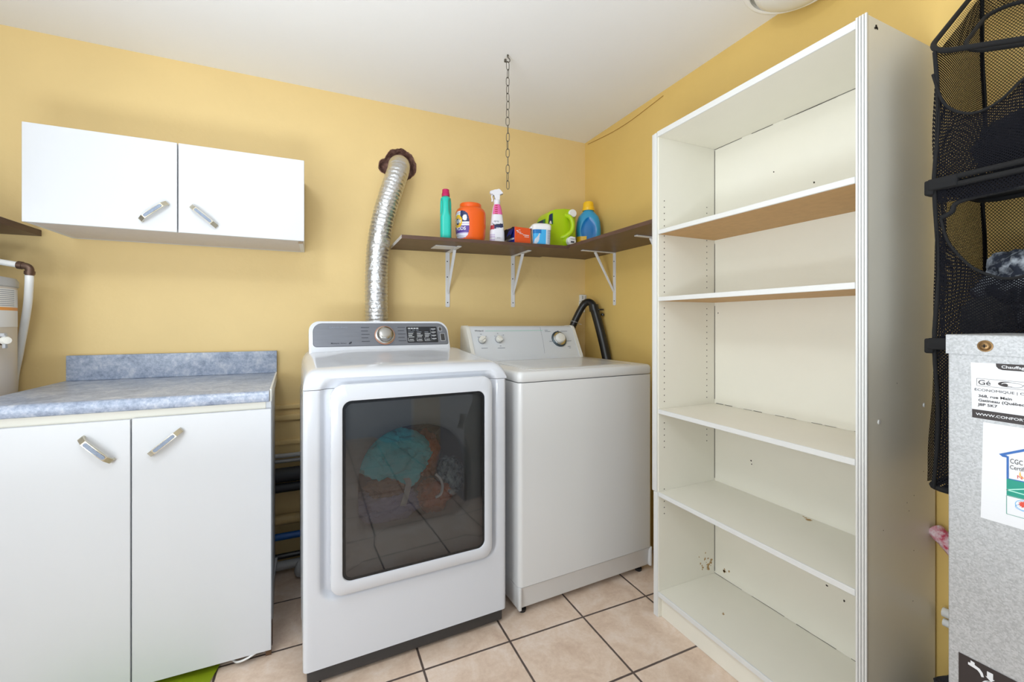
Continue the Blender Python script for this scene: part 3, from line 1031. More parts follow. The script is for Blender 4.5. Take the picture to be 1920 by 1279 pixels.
for z0_, z1_ in ((.11, .47), (.50, .79), (.83, 1.22), (1.26, 1.48), (1.53, 1.87)):
    box(bm, 1.5166, 1.5176, YL0 - .0018, YL0 - .0004, z0_, z1_, 0, 1, 1)
wobj('back_panel', bm, ['cream', 'dot', 'chip'], bk, recalc=False)
def bshelf(zt, th, tan, chips=()):
    bm = NB()
    fs = box(bm, XF + .006, 1.5175, YR1 + .0005, YL0 - .0005, zt - th, zt)
    bm.faces.ensure_lookup_table()
    for f in fs:
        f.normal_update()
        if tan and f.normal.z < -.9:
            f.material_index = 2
    box(bm, XF, XF + .0065, YR1 + .0005, YL0 - .0005, zt - th, zt, .0012, 1, 1)
    for (x, y, r) in chips:
        disc(bm, (x, y, zt + .0004), (1, 0, 0), (0, 1, 0), r, 3, 11, .45)
    return wobj('shelf', bm, ['cream', 'creamedge', 'rawtan', 'chip'], bk, recalc=False)
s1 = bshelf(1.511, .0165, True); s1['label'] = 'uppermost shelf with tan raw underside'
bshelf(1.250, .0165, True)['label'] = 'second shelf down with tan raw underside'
bshelf(.8125, .0165, False)
bshelf(.490, .0165, False, ((1.497, .905, .009), (1.503, .918, .005), (1.507, .928, .003)))
bshelf(.101, .018, False, ((1.33, 1.10, .004), (1.25, .80, .0035), (1.335, 1.104, .003)))
bm = NB(); box(bm, 1.228, 1.240, YR1, YL0, 0, .083, .001, 1); wobj('plinth', bm, 'cream', bk)
bm = NB()
for k in range(4):
    y0_ = YR0 - .001 + k * .0064
    box(bm, XF - .003, XF + .0042, y0_, y0_ + .0050, .0, HB + .003, .0012, 2)
box(bm, XF + .002, XF + .0042, YR0, YR1, 0, HB)
wobj('reeded_trim', bm, 'creamedge', bk)
bm = NB()
box(bm, XF - .002, XF + .0042, 1.302, 1.3275, .488, HB - .004, .003, 2)
box(bm, XF + .0005, XF + .0042, YL0 + .002, YL1, .0, .487, .0012, 1)
wobj('edge_trim', bm, 'creamedge', bk)

# ---------------------------------------------------------------- corner shelf, brackets
zs_ = lambda x: 1.530 + .0182 * (x - .345) / 1.2
TILT = math.atan2(.0182, 1.2)
SH = .0165
sA = thing('wall_shelf', 'dark walnut shelf board above the dryer and washer', 'shelf', (.345, 2.135, 1.530))
bm = NB()
fs = prism(bm, [(1.972, 0), (2.297, 0), (2.297, SH), (1.972, SH)], lambda y, z: Vector((.3455, y, zs_(.345) + z)), lambda y, z: Vector((1.221, y, zs_(1.221) + z)))
wobj('board', bm, 'walnut', sA)
bm = NB(); prism(bm, [(1.9725, .0005), (2.2965, .0005), (2.2965, SH - .0005), (1.9725, SH - .0005)], lambda y, z: Vector((.3447, y, zs_(.345) + z)), lambda y, z: Vector((.3456, y, zs_(.345) + z)))
wobj('raw_end', bm, 'endgrain', sA)
bm = NB(); box(bm, 1.2225, RIGHT - .002, 1.335, 2.297, 1.549, 1.549 + SH, .0006, 1)
tag(settle(obj('wall_shelf', bm, 'walnut')), 'dark walnut shelf board on the right wall running behind the bookcase', 'shelf')
bm = NB(); box(bm, LEFT + .003, -.985, 1.15, 2.297, 1.488, 1.488 + .024, .0008, 1)
tag(settle(obj('wall_shelf', bm, 'walnut')), 'dark walnut shelf end left of the white wall cabinet', 'shelf')

def bracket(loc, rot, ztop, label, drop=.30, reach=.225):
    """local: +y points away from the wall, z = 0 at the shelf underside"""
    b = thing('shelf_bracket', label, 'bracket', (loc[0], loc[1], ztop), rot, 'white shelf brackets')
    bm = NB()
    out = rr2(-.0115, .0115, -drop, -.0005, (.006, .006, .001, .001), 4)
    prism(bm, out, lambda x, z: Vector((x, .001, z)), lambda x, z: Vector((x, .0045, z)))
    obj('wall_leg', bm, 'bracket', b)
    bm = NB()
    out = rr2(-.0115, .0115, .0045, reach, (.001, .001, .006, .006), 4)
    prism(bm, out, lambda x, y: Vector((x, y, -.0008)), lambda x, y: Vector((x, y, -.004)))
    obj('arm', bm, 'bracket', b)
    bm = NB()
    d0, d1 = Vector((0, .006, -.225)), Vector((0, .135, -.006))
    n = (d1 - d0).normalized()
    u = Vector((0, n.z, -n.y))
    fs = []
    A = [d0 + Vector((sx * .0045, 0, 0)) + u * o for sx, o in ((-1, -.0035), (1, -.0035), (1, .0035), (-1, .0035))]
    B = [d1 + Vector((sx * .008, 0, 0)) + u * o for sx, o in ((-1, -.0035), (1, -.0035), (1, .0035), (-1, .0035))]
    loft(bm, [A, B])
    obj('brace', bm, 'bracket', b)
    for z in (-.05, -.135, -.275):
        bm = NB()
        lathe(bm, [(.0034, 0), (.003, .001), (.001, .0014)], 10, plane_mat((.002 if z > -.2 else 0, .0046, z), (-1, 0, 0), (0, 0, 1)))
        obj('screw', bm, 'dot', b)
    return b
bracket((.650, BACK), 180, zs_(.65), 'white shelf bracket nearest the foil duct, with a mending plate beside it')
bracket((1.043, BACK), 180, zs_(1.043), 'white shelf bracket in the middle, under the orange box')
bracket((RIGHT, 2.0), 90, 1.549, 'white shelf bracket on the right wall above the black drain hose')
bracket((RIGHT, 1.56), 90, 1.549, 'white shelf bracket partly hidden behind the bookcase')
bm = NB()
prism(bm, [(.531, 2.088), (.6365, 2.096), (.6365, 2.182), (.531, 2.190)], lambda x, y: Vector((x, y, zs_(x) - .0003)), lambda x, y: Vector((x, y, zs_(x) - .0028)))
tag(settle(obj('mending_plate', bm, 'bracket')), 'white flat mending plate under the walnut shelf beside the left bracket', 'plate')

# ---------------------------------------------------------------- bottles on the shelf
def prof_at(P, z):
    for a, b in zip(P, P[1:]):
        if a[0] <= z <= b[0]:
            t = (z - a[0]) / max(1e-9, b[0] - a[0])
            return tuple(a[i] + (b[i] - a[i]) * t for i in range(1, len(a)))
    return P[-1][1:] if z > P[-1][0] else P[0][1:]
def spt(P, z, a, off=0.0, mod=None, cx=0.0):
    rx, ry, e = prof_at(P, z)
    rx += off; ry += off
    if mod:
        k = mod(z, a)
        rx *= k; ry *= k
    c, s = math.cos(a), math.sin(a)
    r = (abs(c / rx) ** e + abs(s / ry) ** e) ** (-1 / e)
    return Vector((cx + r * c, r * s, z))
def body(P, n=56, mod=None, steps=3, caps=True):
    bm = NB()
    zz = []
    for a, b in zip(P, P[1:]):
        for i in range(steps):
            zz.append(a[0] + (b[0] - a[0]) * i / steps)
    zz.append(P[-1][0])
    secs = [[spt(P, z, 2 * PI * k / n, 0, mod) for k in range(n)] for z in zz]
    loft(bm, secs, 0, caps, caps)
    return bm
def patch(bm, P, a0, a1, z0, z1, nu, nv, mif, off=.0006, mod=None):
    grid(bm, lambda u, v: spt(P, z0 + (z1 - z0) * v, math.radians(a0 + (a1 - a0) * u), off, mod), nu, nv, mif=mif)
ztop = lambda x: zs_(x) + SH + .0004

# teal softener bottle, seen from its narrow side
t = thing('softener_bottle', 'slim teal bottle with magenta cap, leftmost on the walnut shelf', 'bottle', (.575, 2.065, ztop(.575)), -15.5)
P = [(0, .024, .046, 4), (.004, .0275, .050, 4), (.10, .0275, .050, 4), (.115, .0275, .050, 4), (.155, .0275, .049, 3.5), (.185, .027, .046, 3), (.205, .025, .040, 2.6), (.214, .020, .028, 2.2), (.219, .015, .015, 2), (.232, .0145, .0145, 2)]
def tmod(z, a):
    k = 0
    for c in (-90 - 38, -90 + 38):
        d = (math.degrees(a) - c + 180) % 360 - 180
        k = max(k, math.exp(-(d / 17) ** 2))
    return 1 - .30 * k * sm(.112, .135, z) * sm(.205, .185, z)
obj('bottle', body(P, 96, tmod, 5), 'teal', t, 60)
bm = NB(); lathe(bm, [(.0195, .218), (.0195, .232), (.0175, .235), (.0165, .252), (.015, .2535), (.001, .254)], 24); obj('cap', bm, 'magenta', t)
bm = NB(); grid(bm, lambda u, v: spt(P, .012 + .09 * v, math.radians(-20 + 40 * u), .0006), 6, 6, mif=lambda u, v: 0 if v < .6 else 1); obj('side_label', bm, ['pblue', 'purple'], t)

# orange tub
t = thing('detergent_tub', 'round orange detergent tub with purple label on the walnut shelf', 'tub', (.705, 2.07, ztop(.705)), 0)
P = [(0, .062, .054, 2.4), (.006, .068, .060, 2.4), (.03, .072, .064, 2.4), (.08, .075, .067, 2.4), (.125, .0755, .067, 2.4), (.150, .074, .065, 2.4), (.164, .068, .060, 2.3), (.170, .060, .054, 2.2), (.174, .056, .051, 2.1)]
obj('tub', body(P, 64, None, 3), 'tub', t, 60)
bm = NB(); lathe(bm, [(.052, .173), (.0535, .175), (.0535, .190), (.0515, .194), (.040, .1955), (.001, .1955)], 48, Matrix.Diagonal((1.02, .93, 1, 1))); obj('lid', bm, 'tub', t)
def tide(u, v):
    # yellow target above, navy-white flash to its right, purple band, lilac foot
    if ((u - .36) / .30) ** 2 + ((v - .62) / .25) ** 2 < 1:
        r = ((u - .36) / .30) ** 2 + ((v - .62) / .25) ** 2
        return 1 if r > .55 else (5 if r > .22 else 2)
    if v > .60 and u > .55:
        return 4 if (u - .78) ** 2 + (v - .74) ** 2 < .012 else 2
    if v < .46 and v > .2 + .0 * u:
        return 3
    return 4 if int(v * 24) % 2 else 6
bm = NB()
def lskip(u, v):
    return (abs(2 * u - 1) ** 3 + abs(2 * v - 1) ** 3) > 1
P_ = P
nu, nv = 40, 44
grid(bm, lambda u, v: spt(P_, .012 + .135 * v, math.radians(-192 + 78 * u), .0007), nu, nv, mif=tide, skip=lskip)
lab = obj('label', bm, ['tub', 'yellow', 'navy', 'purple', 'sprayw', 'gold', 'lav'], t, 60, recalc=False)
def wraptext(parent, P, s, size, adeg, z, mname, off=.0012, squash=1.0, bold=.02):
    bm = NB()
    text(bm, s, size, Matrix.Identity(4), 0, 'CENTER', bold, squash)
    r0 = sum(prof_at(P, z)[:2]) / 2
    for v in bm.verts:
        a = math.radians(adeg) + v.co.x / r0
        v.co = spt(P, z + v.co.y, a, off)
    return obj('lettering', bm, mname, parent, recalc=False)
wraptext(lab, P, 'Tide', .030, -166, .088, 'sprayw', .0016)
wraptext(lab, P, 'PODS', .022, -150, .052, 'sprayw', .0016)

# spray bottle
t = thing('spray_bottle', 'white trigger spray bottle with pink neck label on the walnut shelf', 'bottle', (.845, 2.06, ztop(.845)), -12)
P = [(0, .036, .024, 3), (.004, .040, .027, 3), (.05, .0385, .027, 3), (.11, .0335, .025, 2.8), (.16, .0270, .022, 2.5), (.19, .0215, .019, 2.2), (.203, .0165, .0165, 2), (.213, .0155, .0155, 2)]
obj('bottle', body(P, 56, None, 3), 'sprayw', t, 60)
bm = NB()
lathe(bm, [(.0165, .211), (.0175, .213), (.0175, .226), (.015, .229)], 24)
out = [(-.038, .262), (-.036, .2715), (-.012, .2765), (.006, .284), (.014, .283), (.028, .268), (.031, .261), (.026, .258), (.014, .257), (.012, .228), (-.012, .228), (-.014, .252), (-.030, .254)]
prism(bm, out, lambda x, z: Vector((x, -.0115, z)), lambda x, z: Vector((x, .0115, z)))
bmesh.ops.bevel(bm, geom=[e for e in bm.edges if e.calc_length() > .006 and abs(e.verts[0].co.y - e.verts[1].co.y) < 1e-5 and e.verts[0].co.z > .24], offset=.0025, segments=2, affect='EDGES')
obj('spray_head', bm, 'sprayw', t, 40)
bm = NB(); tube(bm, smooth_path([(-.024, 0, .255), (-.027, 0, .243), (-.024, 0, .228), (-.027, 0, .218)], 5), .004, 8); obj('trigger', bm, 'sprayw', t)
bm = NB()
patch(bm, P, -150, -20, .150, .203, 24, 10, lambda u, v: 1 if ((v * 5) % 1 < .35 and .15 < u < .45) else 0)
obj('neck_label', bm, ['pink', 'crimson'], t, recalc=False)
bm = NB()
patch(bm, P, -165, -35, .010, .145, 40, 44, lambda u, v: (1 if (abs(v - .52 - .10 * u) < .075 and u > .30) else 2 if (abs(v - .52 - .10 * u) < .085 and u <= .30) else 3 if (v < .28 and u < .35 and (int(v * 30) % 3)) else 0), .0005)
lab = obj('label', bm, ['sprayw', 'navy', 'crimson', 'lav'], t, recalc=False)
wraptext(lab, P, "'n wash", .0165, -98, .092, 'printdark', .0012, 1.0, .03)
wraptext(lab, P, 'spray', .0130, -104, .110, 'printgray', .0012)
wraptext(lab, P, 'STAIN', .008, -88, .0765, 'sprayw', .0012)
wraptext(lab, P, '650 mL', .0065, -82, .026, 'printgray', .0012)

# orange carton
t = thing('detergent_box', 'small orange carton with torn dark flap on the walnut shelf', 'box', (.956, 2.055, ztop(.956)), 6)
bm = NB()
fs = box(bm, -.046, .050, -.055, .055, 0, .084, .001, 1)
bm.normal_update()
for f in bm.faces:
    if f.normal.x < -.9:
        f.material_index = 1
    if f.normal.z > .9:
        f.material_index = 2
obj('carton', bm, ['boxo', 'boxblue', 'boxdark'], t, recalc=False)
bm = NB()
grid(bm, lambda u, v: Vector((-.047 - .026 * u, -.052 + .10 * v, .082 - .062 * u + .004 * math.sin(v * 9))), 6, 6, mif=lambda u, v: 1 if .2 < u < .6 and v < .5 else 0)
bmesh.ops.solidify(bm, geom=bm.faces[:], thickness=.0015)
obj('torn_flap', bm, ['boxdark', 'boxblue'], t, 50)
bm = NB()
for (x, z, w, h) in ((-.036, .062, .012, .008), (-.030, .056, .022, .006), (-.022, .068, .010, .004), (-.018, .050, .022, .004), (.004, .044, .036, .006), (.012, .036, .028, .005)):
    poly(bm, [(x, -.0556, z), (x + w, -.0556, z), (x + w, -.0556, z + h * .55), (x, -.0556, z + h * .55)], 0)
obj('print', bm, 'sprayw', t, recalc=False)
bm = NB()
poly(bm, [(-.0466, -.05, .02), (-.0466, .05, .02), (-.0466, .05, .035), (-.0466, -.05, .028)], 0)
obj('side_print', bm, 'sprayw', t, recalc=False)

# white wipes tub
t = thing('powder_tub', 'white tub with blue label and domed white lid on the walnut shelf', 'tub', (1.083, 2.03, ztop(1.083)), -14)
P = [(0, .044, .036, 5), (.004, .047, .039, 5), (.080, .0495, .0415, 5), (.084, .0495, .0415, 5)]
obj('tub', body(P, 64), 'tubw', t, 60)
P2 = [(.080, .052, .044, 5), (.100, .053, .045, 5), (.108, .050, .042, 4), (.114, .040, .032, 3), (.117, .020, .016, 2)]
bm = body(P2, 64)
out = [(-.048, .088), (-.068, .084), (-.064, .091), (-.040, .108), (-.02, .114), (.0, .10)]
prism(bm, out, lambda x, z: Vector((x, -.022, z)), lambda x, z: Vector((x, .022, z)))
obj('lid', bm, 'tubw', t, 50)
bm = NB()
patch(bm, P, -150, -64, .003, .079, 36, 30, lambda u, v: (1 if (abs((u - .15) - .45 * v) < .10 + .05 * math.sin(v * 7) and v < .75) else 2 if v > .72 and u < .6 else 0), .0006)
obj('front_label', bm, ['lblue', 'pblue', 'deepblue'], t, recalc=False)
bm = NB()
patch(bm, P, -62, -12, .006, .077, 30, 40, lambda u, v: 1 if (int(v * 20) % 2 and .12 < u < .85) else 0, .0006)
obj('back_label', bm, ['pblue', 'printgray'], t, recalc=False)

# lime green jug lying on its side, taps facing out
t = thing('detergent_jug', 'big lime green jug with two white caps on the walnut shelf', 'jug', (1.245, 2.085, ztop(1.245)), 0)
bm = NB()
out = [(-.088, .0), (.088, .0), (.094, .010), (.094, .195), (.090, .222), (.076, .232), (.02, .229), (-.035, .222), (-.066, .209), (-.086, .186), (-.094, .152), (-.094, .010)]
prism(bm, out, lambda x, z: Vector((x, 0, z)), lambda x, z: Vector((x, .125, z)))
bmesh.ops.bevel(bm, geom=[e for e in bm.edges], offset=.014, segments=4, affect='EDGES', profile=.5, clamp_overlap=True)
obj('jug_body', bm, 'green', t, 60)
bm = NB(); tube(bm, smooth_path([(.030, .010, .196), (.046, -.018, .178), (.058, -.026, .140), (.050, -.024, .100), (.022, -.010, .074), (.0, .012, .066)], 8), .0125, 14); obj('handle', bm, 'green', t, 60)
bm = NB()
lathe(bm, [(.023, -.01), (.023, .018), (.021, .022)], 28, plane_mat((.068, .006, .206), (1, 0, 0), (0, 0, 1)))
obj('filler_cap', bm, 'tubw', t)['label'] = 'upper white cap'
bm = NB()
lathe(bm, [(.040, -.01), (.036, .006), (.026, .014), (.024, .022)], 32, plane_mat((.040, .006, .046), (1, 0, 0), (0, 0, 1)))
obj('spout_collar', bm, 'green', t, 60)
bm = NB()
lathe(bm, [(.026, .016), (.026, .040), (.023, .044), (.001, .0445)], 28, plane_mat((.046, .004, .044), (1, 0, 0), (0, 0, 1)))
box(bm, .030, .062, -.050, -.040, .054, .064, .003, 2)
box(bm, .036, .058, -.0415, -.0405, .034, .042, 0, 1, 1)
obj('press_tap', bm, ['tubw', 'printdark'], t)['label'] = 'lower white press tap'
bm = NB()
pts = [(-.0942, .014, .150), (-.0942, .110, .150), (-.0942, .110, .05), (-.0942, .014, .05)]
def lbl(u, v):
    return Vector((-.0945 + (.010 * max(0, v - .75) * 4) * .0, .016 + .094 * u, .03 + .135 * v))
grid(bm, lbl, 12, 16, mif=lambda u, v: 1 if abs(u - .5) < .28 and v > .45 else (2 if abs(u - .5) < .15 else 0))
obj('side_label', bm, ['dgreen', 'navy', 'tubw'], t, recalc=False)
bm = NB()
poly(bm, [(-.0835, -.0008, .135), (-.055, -.0008, .135), (-.055, -.0008, .196), (-.068, -.0008, .192), (-.079, -.0008, .183)], 1)
poly(bm, [(-.060, -.0011, .135), (-.055, -.0011, .135), (-.055, -.0011, .196), (-.060, -.0011, .1945)], 0)
poly(bm, [(-.078, -.0011, .136), (-.062, -.0011, .136), (-.066, -.0011, .152), (-.074, -.0011, .152)], 2)
obj('corner_label', bm, ['dgreen', 'navy', 'tubw'], t, recalc=False)

# sky blue bottle with yellow cap
t = thing('detergent_bottle', 'sky blue bottle with yellow cap in the shelf corner', 'bottle', (1.452, 2.125, 1.549 + SH + .0004), -30)
P = [(0, .062, .034, 3.2), (.005, .068, .038, 3.2), (.06, .071, .040, 3), (.13, .072, .040, 2.8), (.175, .068, .039, 2.6), (.205, .058, .036, 2.4), (.226, .040, .031, 2.1), (.236, .030, .028, 2), (.246, .028, .027, 2)]
def bdip(z, a):
    d = (math.degrees(a) + 90 + 180) % 360 - 180
    x = d / 57.0
    zz = (z - .118) / .082
    r = x * x + zz * zz
    return 1 - .22 * sm(1.0, .6, r)
obj('bottle', body(P, 128, bdip, 6), 'sky', t, 60)
bm = NB()
def inner_o(u, v):
    a = 2 * PI * u
    r = v * .93
    return spt(P, .118 + .082 * r * math.sin(a), math.radians(-90 + 57 * r * math.cos(a)), .0008, bdip)
grid(bm, inner_o, 40, 6)
obj('grip_panel', bm, 'deepblue', t, 60)['label'] = 'darker blue oval grip panel'
bm = NB()
patch(bm, P, -165, -108, .004, .085, 24, 20, lambda u, v: 1 if (u - .5) ** 2 + (v - .4) ** 2 < .08 else 0, .0007)
obj('label', bm, ['yellow', 'boxo'], t, recalc=False)
bm = NB()
patch(bm, P, -70, -45, .010, .034, 10, 8, lambda u, v: 0, .0009)
obj('small_label', bm, 'tubw', t, recalc=False)
bm = NB(); lathe(bm, [(.0345, .240), (.0345, .258), (.031, .262), (.030, .284), (.026, .291), (.001, .293)], 32); obj('cap', bm, 'yellow', t)

# ---------------------------------------------------------------- exhaust duct
path = smooth_path([(.392, 2.335, 1.972), (.388, 2.295, 1.968), (.380, 2.245, 1.945), (.365, 2.212, 1.895), (.338, 2.200, 1.815), (.302, 2.198, 1.690), (.279, 2.200, 1.575), (.267, 2.200, 1.463), (.263, 2.200, 1.316), (.266, 2.202, 1.154), (.27, 2.204, .98), (.275, 2.206, .80)], 22)
# even spacing
acc = [path[0]]
for p in path[1:]:
    while (p - acc[-1]).length >= .0042:
        acc.append(acc[-1] + (p - acc[-1]).normalized() * .0042)
radii = []
for i in range(len(acc)):
    ph = (i * .0042 / .0185) % 1.0
    radii.append(  .0508 + .0030 * (abs(math.sin(PI * ph)) ** .6) - (.0012 if ph < .12 else 0))
def duct_noise(i, a):
    s = i * .0042
    return 1 + .022 * noise.noise(Vector((math.cos(a) * 2.6, math.sin(a) * 2.6, s * 42))) + .010 * noise.noise(Vector((math.cos(a) * 9, math.sin(a) * 9, s * 130)))
bm = NB(); tube(bm, acc, radii, 44, 0, False, False, duct_noise)
tag(settle(obj('exhaust_duct', bm, 'duct', None, 80)), 'silver foil flexible duct rising from behind the dryer into the wall', 'duct')

# ---------------------------------------------------------------- chain
ch = thing('hanging_chain', 'thin gray metal chain hanging from a ceiling hook', 'chain', (.736, 1.674, CEIL))
bm = NB()
lathe(bm, [(.004, -.006), (.0035, 0)], 10)
tube(bm, [(0, 0, 0), (0, 0, -.012)] + [(.010 * math.sin(a), 0, -.022 + .010 * math.cos(a)) for a in [PI * 2 * k / 14 for k in range(0, 12)]], .0019, 8)
box(bm, -.016, -.006, -.004, .004, -.034, -.022, .001, 1)
obj('ceiling_hook', bm, 'chainm', ch)
def link_bm(rot):
    bm = NB()
    L, w = .0125, .0072
    pts = []
    for k in range(24):
        a = 2 * PI * k / 24
        pts.append((w * math.cos(a), 0, L * (1 if math.sin(a) > 0 else -1) * (abs(math.sin(a)) ** .9) + .006 * math.copysign(1, math.sin(a)) * (abs(math.sin(a)) > .2)))
    tube(bm, pts, .0014, 7, 0, True)
    bm.transform(Matrix.Rotation(rot, 4, 'Z'))
    return bm
lm = [obj('chain_link', link_bm(math.radians(r)), 'chainm', ch) for r in (20, 110)]
z = -.047
for i in range(16):
    if i < 2:
        l = lm[i]
    else:
        l = lm[i % 2].copy()
        COL.objects.link(l)
        l.parent = ch
    l.location = (0.001 * math.sin(i * 1.7), 0, z - i * .0337)
    l.rotation_euler = (0, 0, math.radians(rnd.uniform(-25, 25) + i * 4))

# ---------------------------------------------------------------- drain hose and wall outlet in the corner
hs = thing('drain_hose', 'black drain hose bent into an upside-down V behind the washer', 'hose', (1.45, 2.15, .60))
left = smooth_path([(1.385, 2.235, .72), (1.392, 2.232, .95), (1.402, 2.228, 1.10), (1.418, 2.220, 1.155), (1.436, 2.205, 1.205), (1.452, 2.190, 1.245)], 8)
top = smooth_path([(1.452, 2.190, 1.245), (1.463, 2.175, 1.266), (1.475, 2.155, 1.272), (1.484, 2.135, 1.262), (1.488, 2.120, 1.240)], 8)
right = smooth_path([(1.488, 2.120, 1.240), (1.496, 2.075, 1.12), (1.504, 2.03, .98), (1.508, 2.0, .86), (1.510, 1.98, .70), (1.510, 1.97, .60)], 8)
bm = NB(); tube(bm, left, [.0205 + .0016 * (math.sin(i * 2.4) if p.z < 1.15 else 0) for i, p in enumerate(left)], 18); wobj('hose', bm, 'black', hs, 60)
bm = NB(); tube(bm, top, .0215, 18); wobj('bend', bm, 'black', hs, 60)
bm = NB(); tube(bm, right, [.026] * len(right), 20); tube(bm, [right[0] + Vector((0, .004, .012)), right[0] + Vector((.001, -.004, -.02))], .0285, 20); wobj('standpipe', bm, 'black', hs, 50)
bm = NB()
for z in (1.222, 1.196):
    box(bm, 1.498, 1.534, 2.085, 2.097, z, z + .009, .002, 1)
box(bm, 1.522, 1.536, 2.082, 2.100, 1.190, 1.204, .003, 1)
wobj('hose_clip', bm, 'black', hs)
bm = NB(); tube(bm, [(1.417 + .0235 * math.cos(a), 2.221 + .0235 * math.sin(a), 1.152 - .009 * math.cos(a)) for a in [2 * PI * k / 20 for k in range(20)]], .0016, 6, 0, True); tube(bm, [(1.437, 2.212, 1.146), (1.455, 2.200, 1.138)], .0014, 6); wobj('cable_tie', bm, 'graypipe', hs)
bo = thing('wall_outlet', 'small white outlet on the back wall above the drain hose bend', 'outlet', (1.522, BACK, 1.283))
bm = NB()
box(bm, 1.500, 1.543, 2.276, 2.2985, 1.283, 1.325, .003, 2)
wobj('outlet_box', bm, 'pvc', bo)
bm = NB(); box(bm, 1.508, 1.516, 2.2735, 2.2765, 1.296, 1.318, .001, 1); box(bm, 1.527, 1.535, 2.2735, 2.2765, 1.296, 1.318, .001, 1); box(bm, 1.504, 1.539, 2.2735, 2.2765, 1.285, 1.290, .001, 1); wobj('slots', bm, 'knobgray', bo)
bm = NB(); box(bm, 1.499, 1.5425, 2.293, 2.299, 1.215, 1.2825, .001, 1); wobj('lower_plate', bm, 'ivory', bo)
bm = NB()
tube(bm, smooth_path([(RIGHT - .003, 2.265, 2.268), (RIGHT - .003, 2.13, 2.2535), (RIGHT - .003, 2.0, 2.243), (RIGHT - .003, 1.86, 2.2425), (RIGHT - .003, 1.72, 2.253), (RIGHT - .003, 1.62, 2.262)], 8), .0013, 6)
tag(settle(obj('wall_wire', bm, 'wire', None, 60)), 'thin ochre wire sagging along the top of the right wall', 'wire')

# ---------------------------------------------------------------- ceiling light
cl = thing('ceiling_light', 'round white ceiling light above the bookcase', 'ceiling light', (1.385, .875, CEIL))
bm = NB(); lathe(bm, [(.152, -.001), (.153, -.030), (.150, -.048), (.143, -.058), (.136, -.0595), (.131, -.056), (.131, -.02)], 64, cap1=False); obj('pan', bm, 'lampwhite', cl, 50)
bm = NB(); lathe(bm, [(.131, -.030), (.1315, -.046), (.117, -.048)], 64, cap0=False, cap1=False); obj('groove_ring', bm, 'lampgroove', cl)
bm = NB(); lathe(bm, [(.120, -.045), (.120, -.056), (.114, -.070), (.095, -.084), (.06, -.094), (.025, -.0985), (.001, -.099)], 64, cap0=False); obj('bowl', bm, 'bowl', cl, 60)

# ---------------------------------------------------------------- water tank at the left
tk = thing('water_tank', 'beige water tank with a printed label left of the worktop', 'tank', (-1.20, 2.03, 0))
bm = NB(); lathe(bm, [(.236, 0), (.245, .006), (.245, 1.272)], 72); obj('tank_shell', bm, 'tank', tk)
bm = NB(); lathe(bm, [(.245, 1.271), (.249, 1.275), (.249, 1.293), (.244, 1.303), (.20, 1.312), (.001, 1.32)], 72); obj('tank_top', bm, 'tankcap', tk)
bm = NB()
def tl(a, z, r=.2462):
    return Vector((r * math.cos(math.radians(a)), r * math.sin(math.radians(a)), z))
def tcol(u, v):
    z = 1.135 + .13 * v
    if 1.192 < z < 1.202: return 1
    if z > 1.205: return 2 if int(v * 60) % 3 == 0 and .1 < u < .93 else 0
    if z < 1.188: return 2 if int(v * 60) % 4 == 0 and .1 < u < .8 else 0
    return 0
grid(bm, lambda u, v: tl(-140 + 160 * u, 1.135 + .13 * v), 60, 60, mif=tcol)
obj('tank_label', bm, ['paper', 'stripe', 'printgray'], tk, 60, recalc=False)['label'] = 'white label with an orange stripe'
bm = NB()
vm = Matrix.Translation((.238, -.045, 1.092)) @ Matrix.Rotation(math.radians(-40), 4, 'Z') @ Matrix.Rotation(PI / 2, 4, 'Y')
lathe(bm, [(.012, -.03), (.012, .012), (.016, .013), (.016, .028), (.012, .03), (.012, .045)], 20, vm, 0)
lathe(bm, [(.013, .044), (.014, .050), (.011, .060), (.001, .062)], 20, vm, 1)
obj('drain_valve', bm, ['copper', 'ivory'], tk)
bm = NB(); box(bm, .270, .279, -.083, -.068, 1.066, 1.110, .003, 2); box(bm, .262, .277, -.084, -.066, 1.104, 1.116, .003, 2); obj('valve_lever', bm, 'tankcap', tk)

pp = thing('water_pipe', 'white bent water pipe with a dark elbow beside the tank', 'pipe', (-.955, 2.17, .90))
J = Vector((-.918, 2.07, 1.345))
bm = NB(); tube(bm, smooth_path([(-1.40, 2.07, 1.425), (-1.2, 2.07, 1.392), (-1.0, 2.07, 1.3595), (-.945, 2.07, 1.350)], 6), .0105, 14); wobj('upper_run', bm, 'pvc', pp, 60)
bm = NB(); tube(bm, smooth_path([(-.919, 2.07, 1.318), (-.924, 2.08, 1.285), (-.948, 2.125, 1.215), (-.985, 2.185, 1.13), (-1.025, 2.245, 1.03), (-1.05, 2.27, .92), (-1.06, 2.275, .7)], 6), .0115, 14); wobj('down_run', bm, 'pvc', pp, 60)
bm = NB()
tube(bm, smooth_path([(-.950, 2.07, 1.351), (-.930, 2.07, 1.3475), (-.921, 2.07, 1.342), (-.918, 2.07, 1.332), (-.9185, 2.07, 1.315)], 5), .0118, 14)
tube(bm, [(-.948, 2.07, 1.3505), (-.936, 2.07, 1.3485)], .0138, 14); tube(bm, [(-.918, 2.07, 1.330), (-.9185, 2.07, 1.319)], .0142, 14)
wobj('elbow', bm, 'copper', pp, 50)

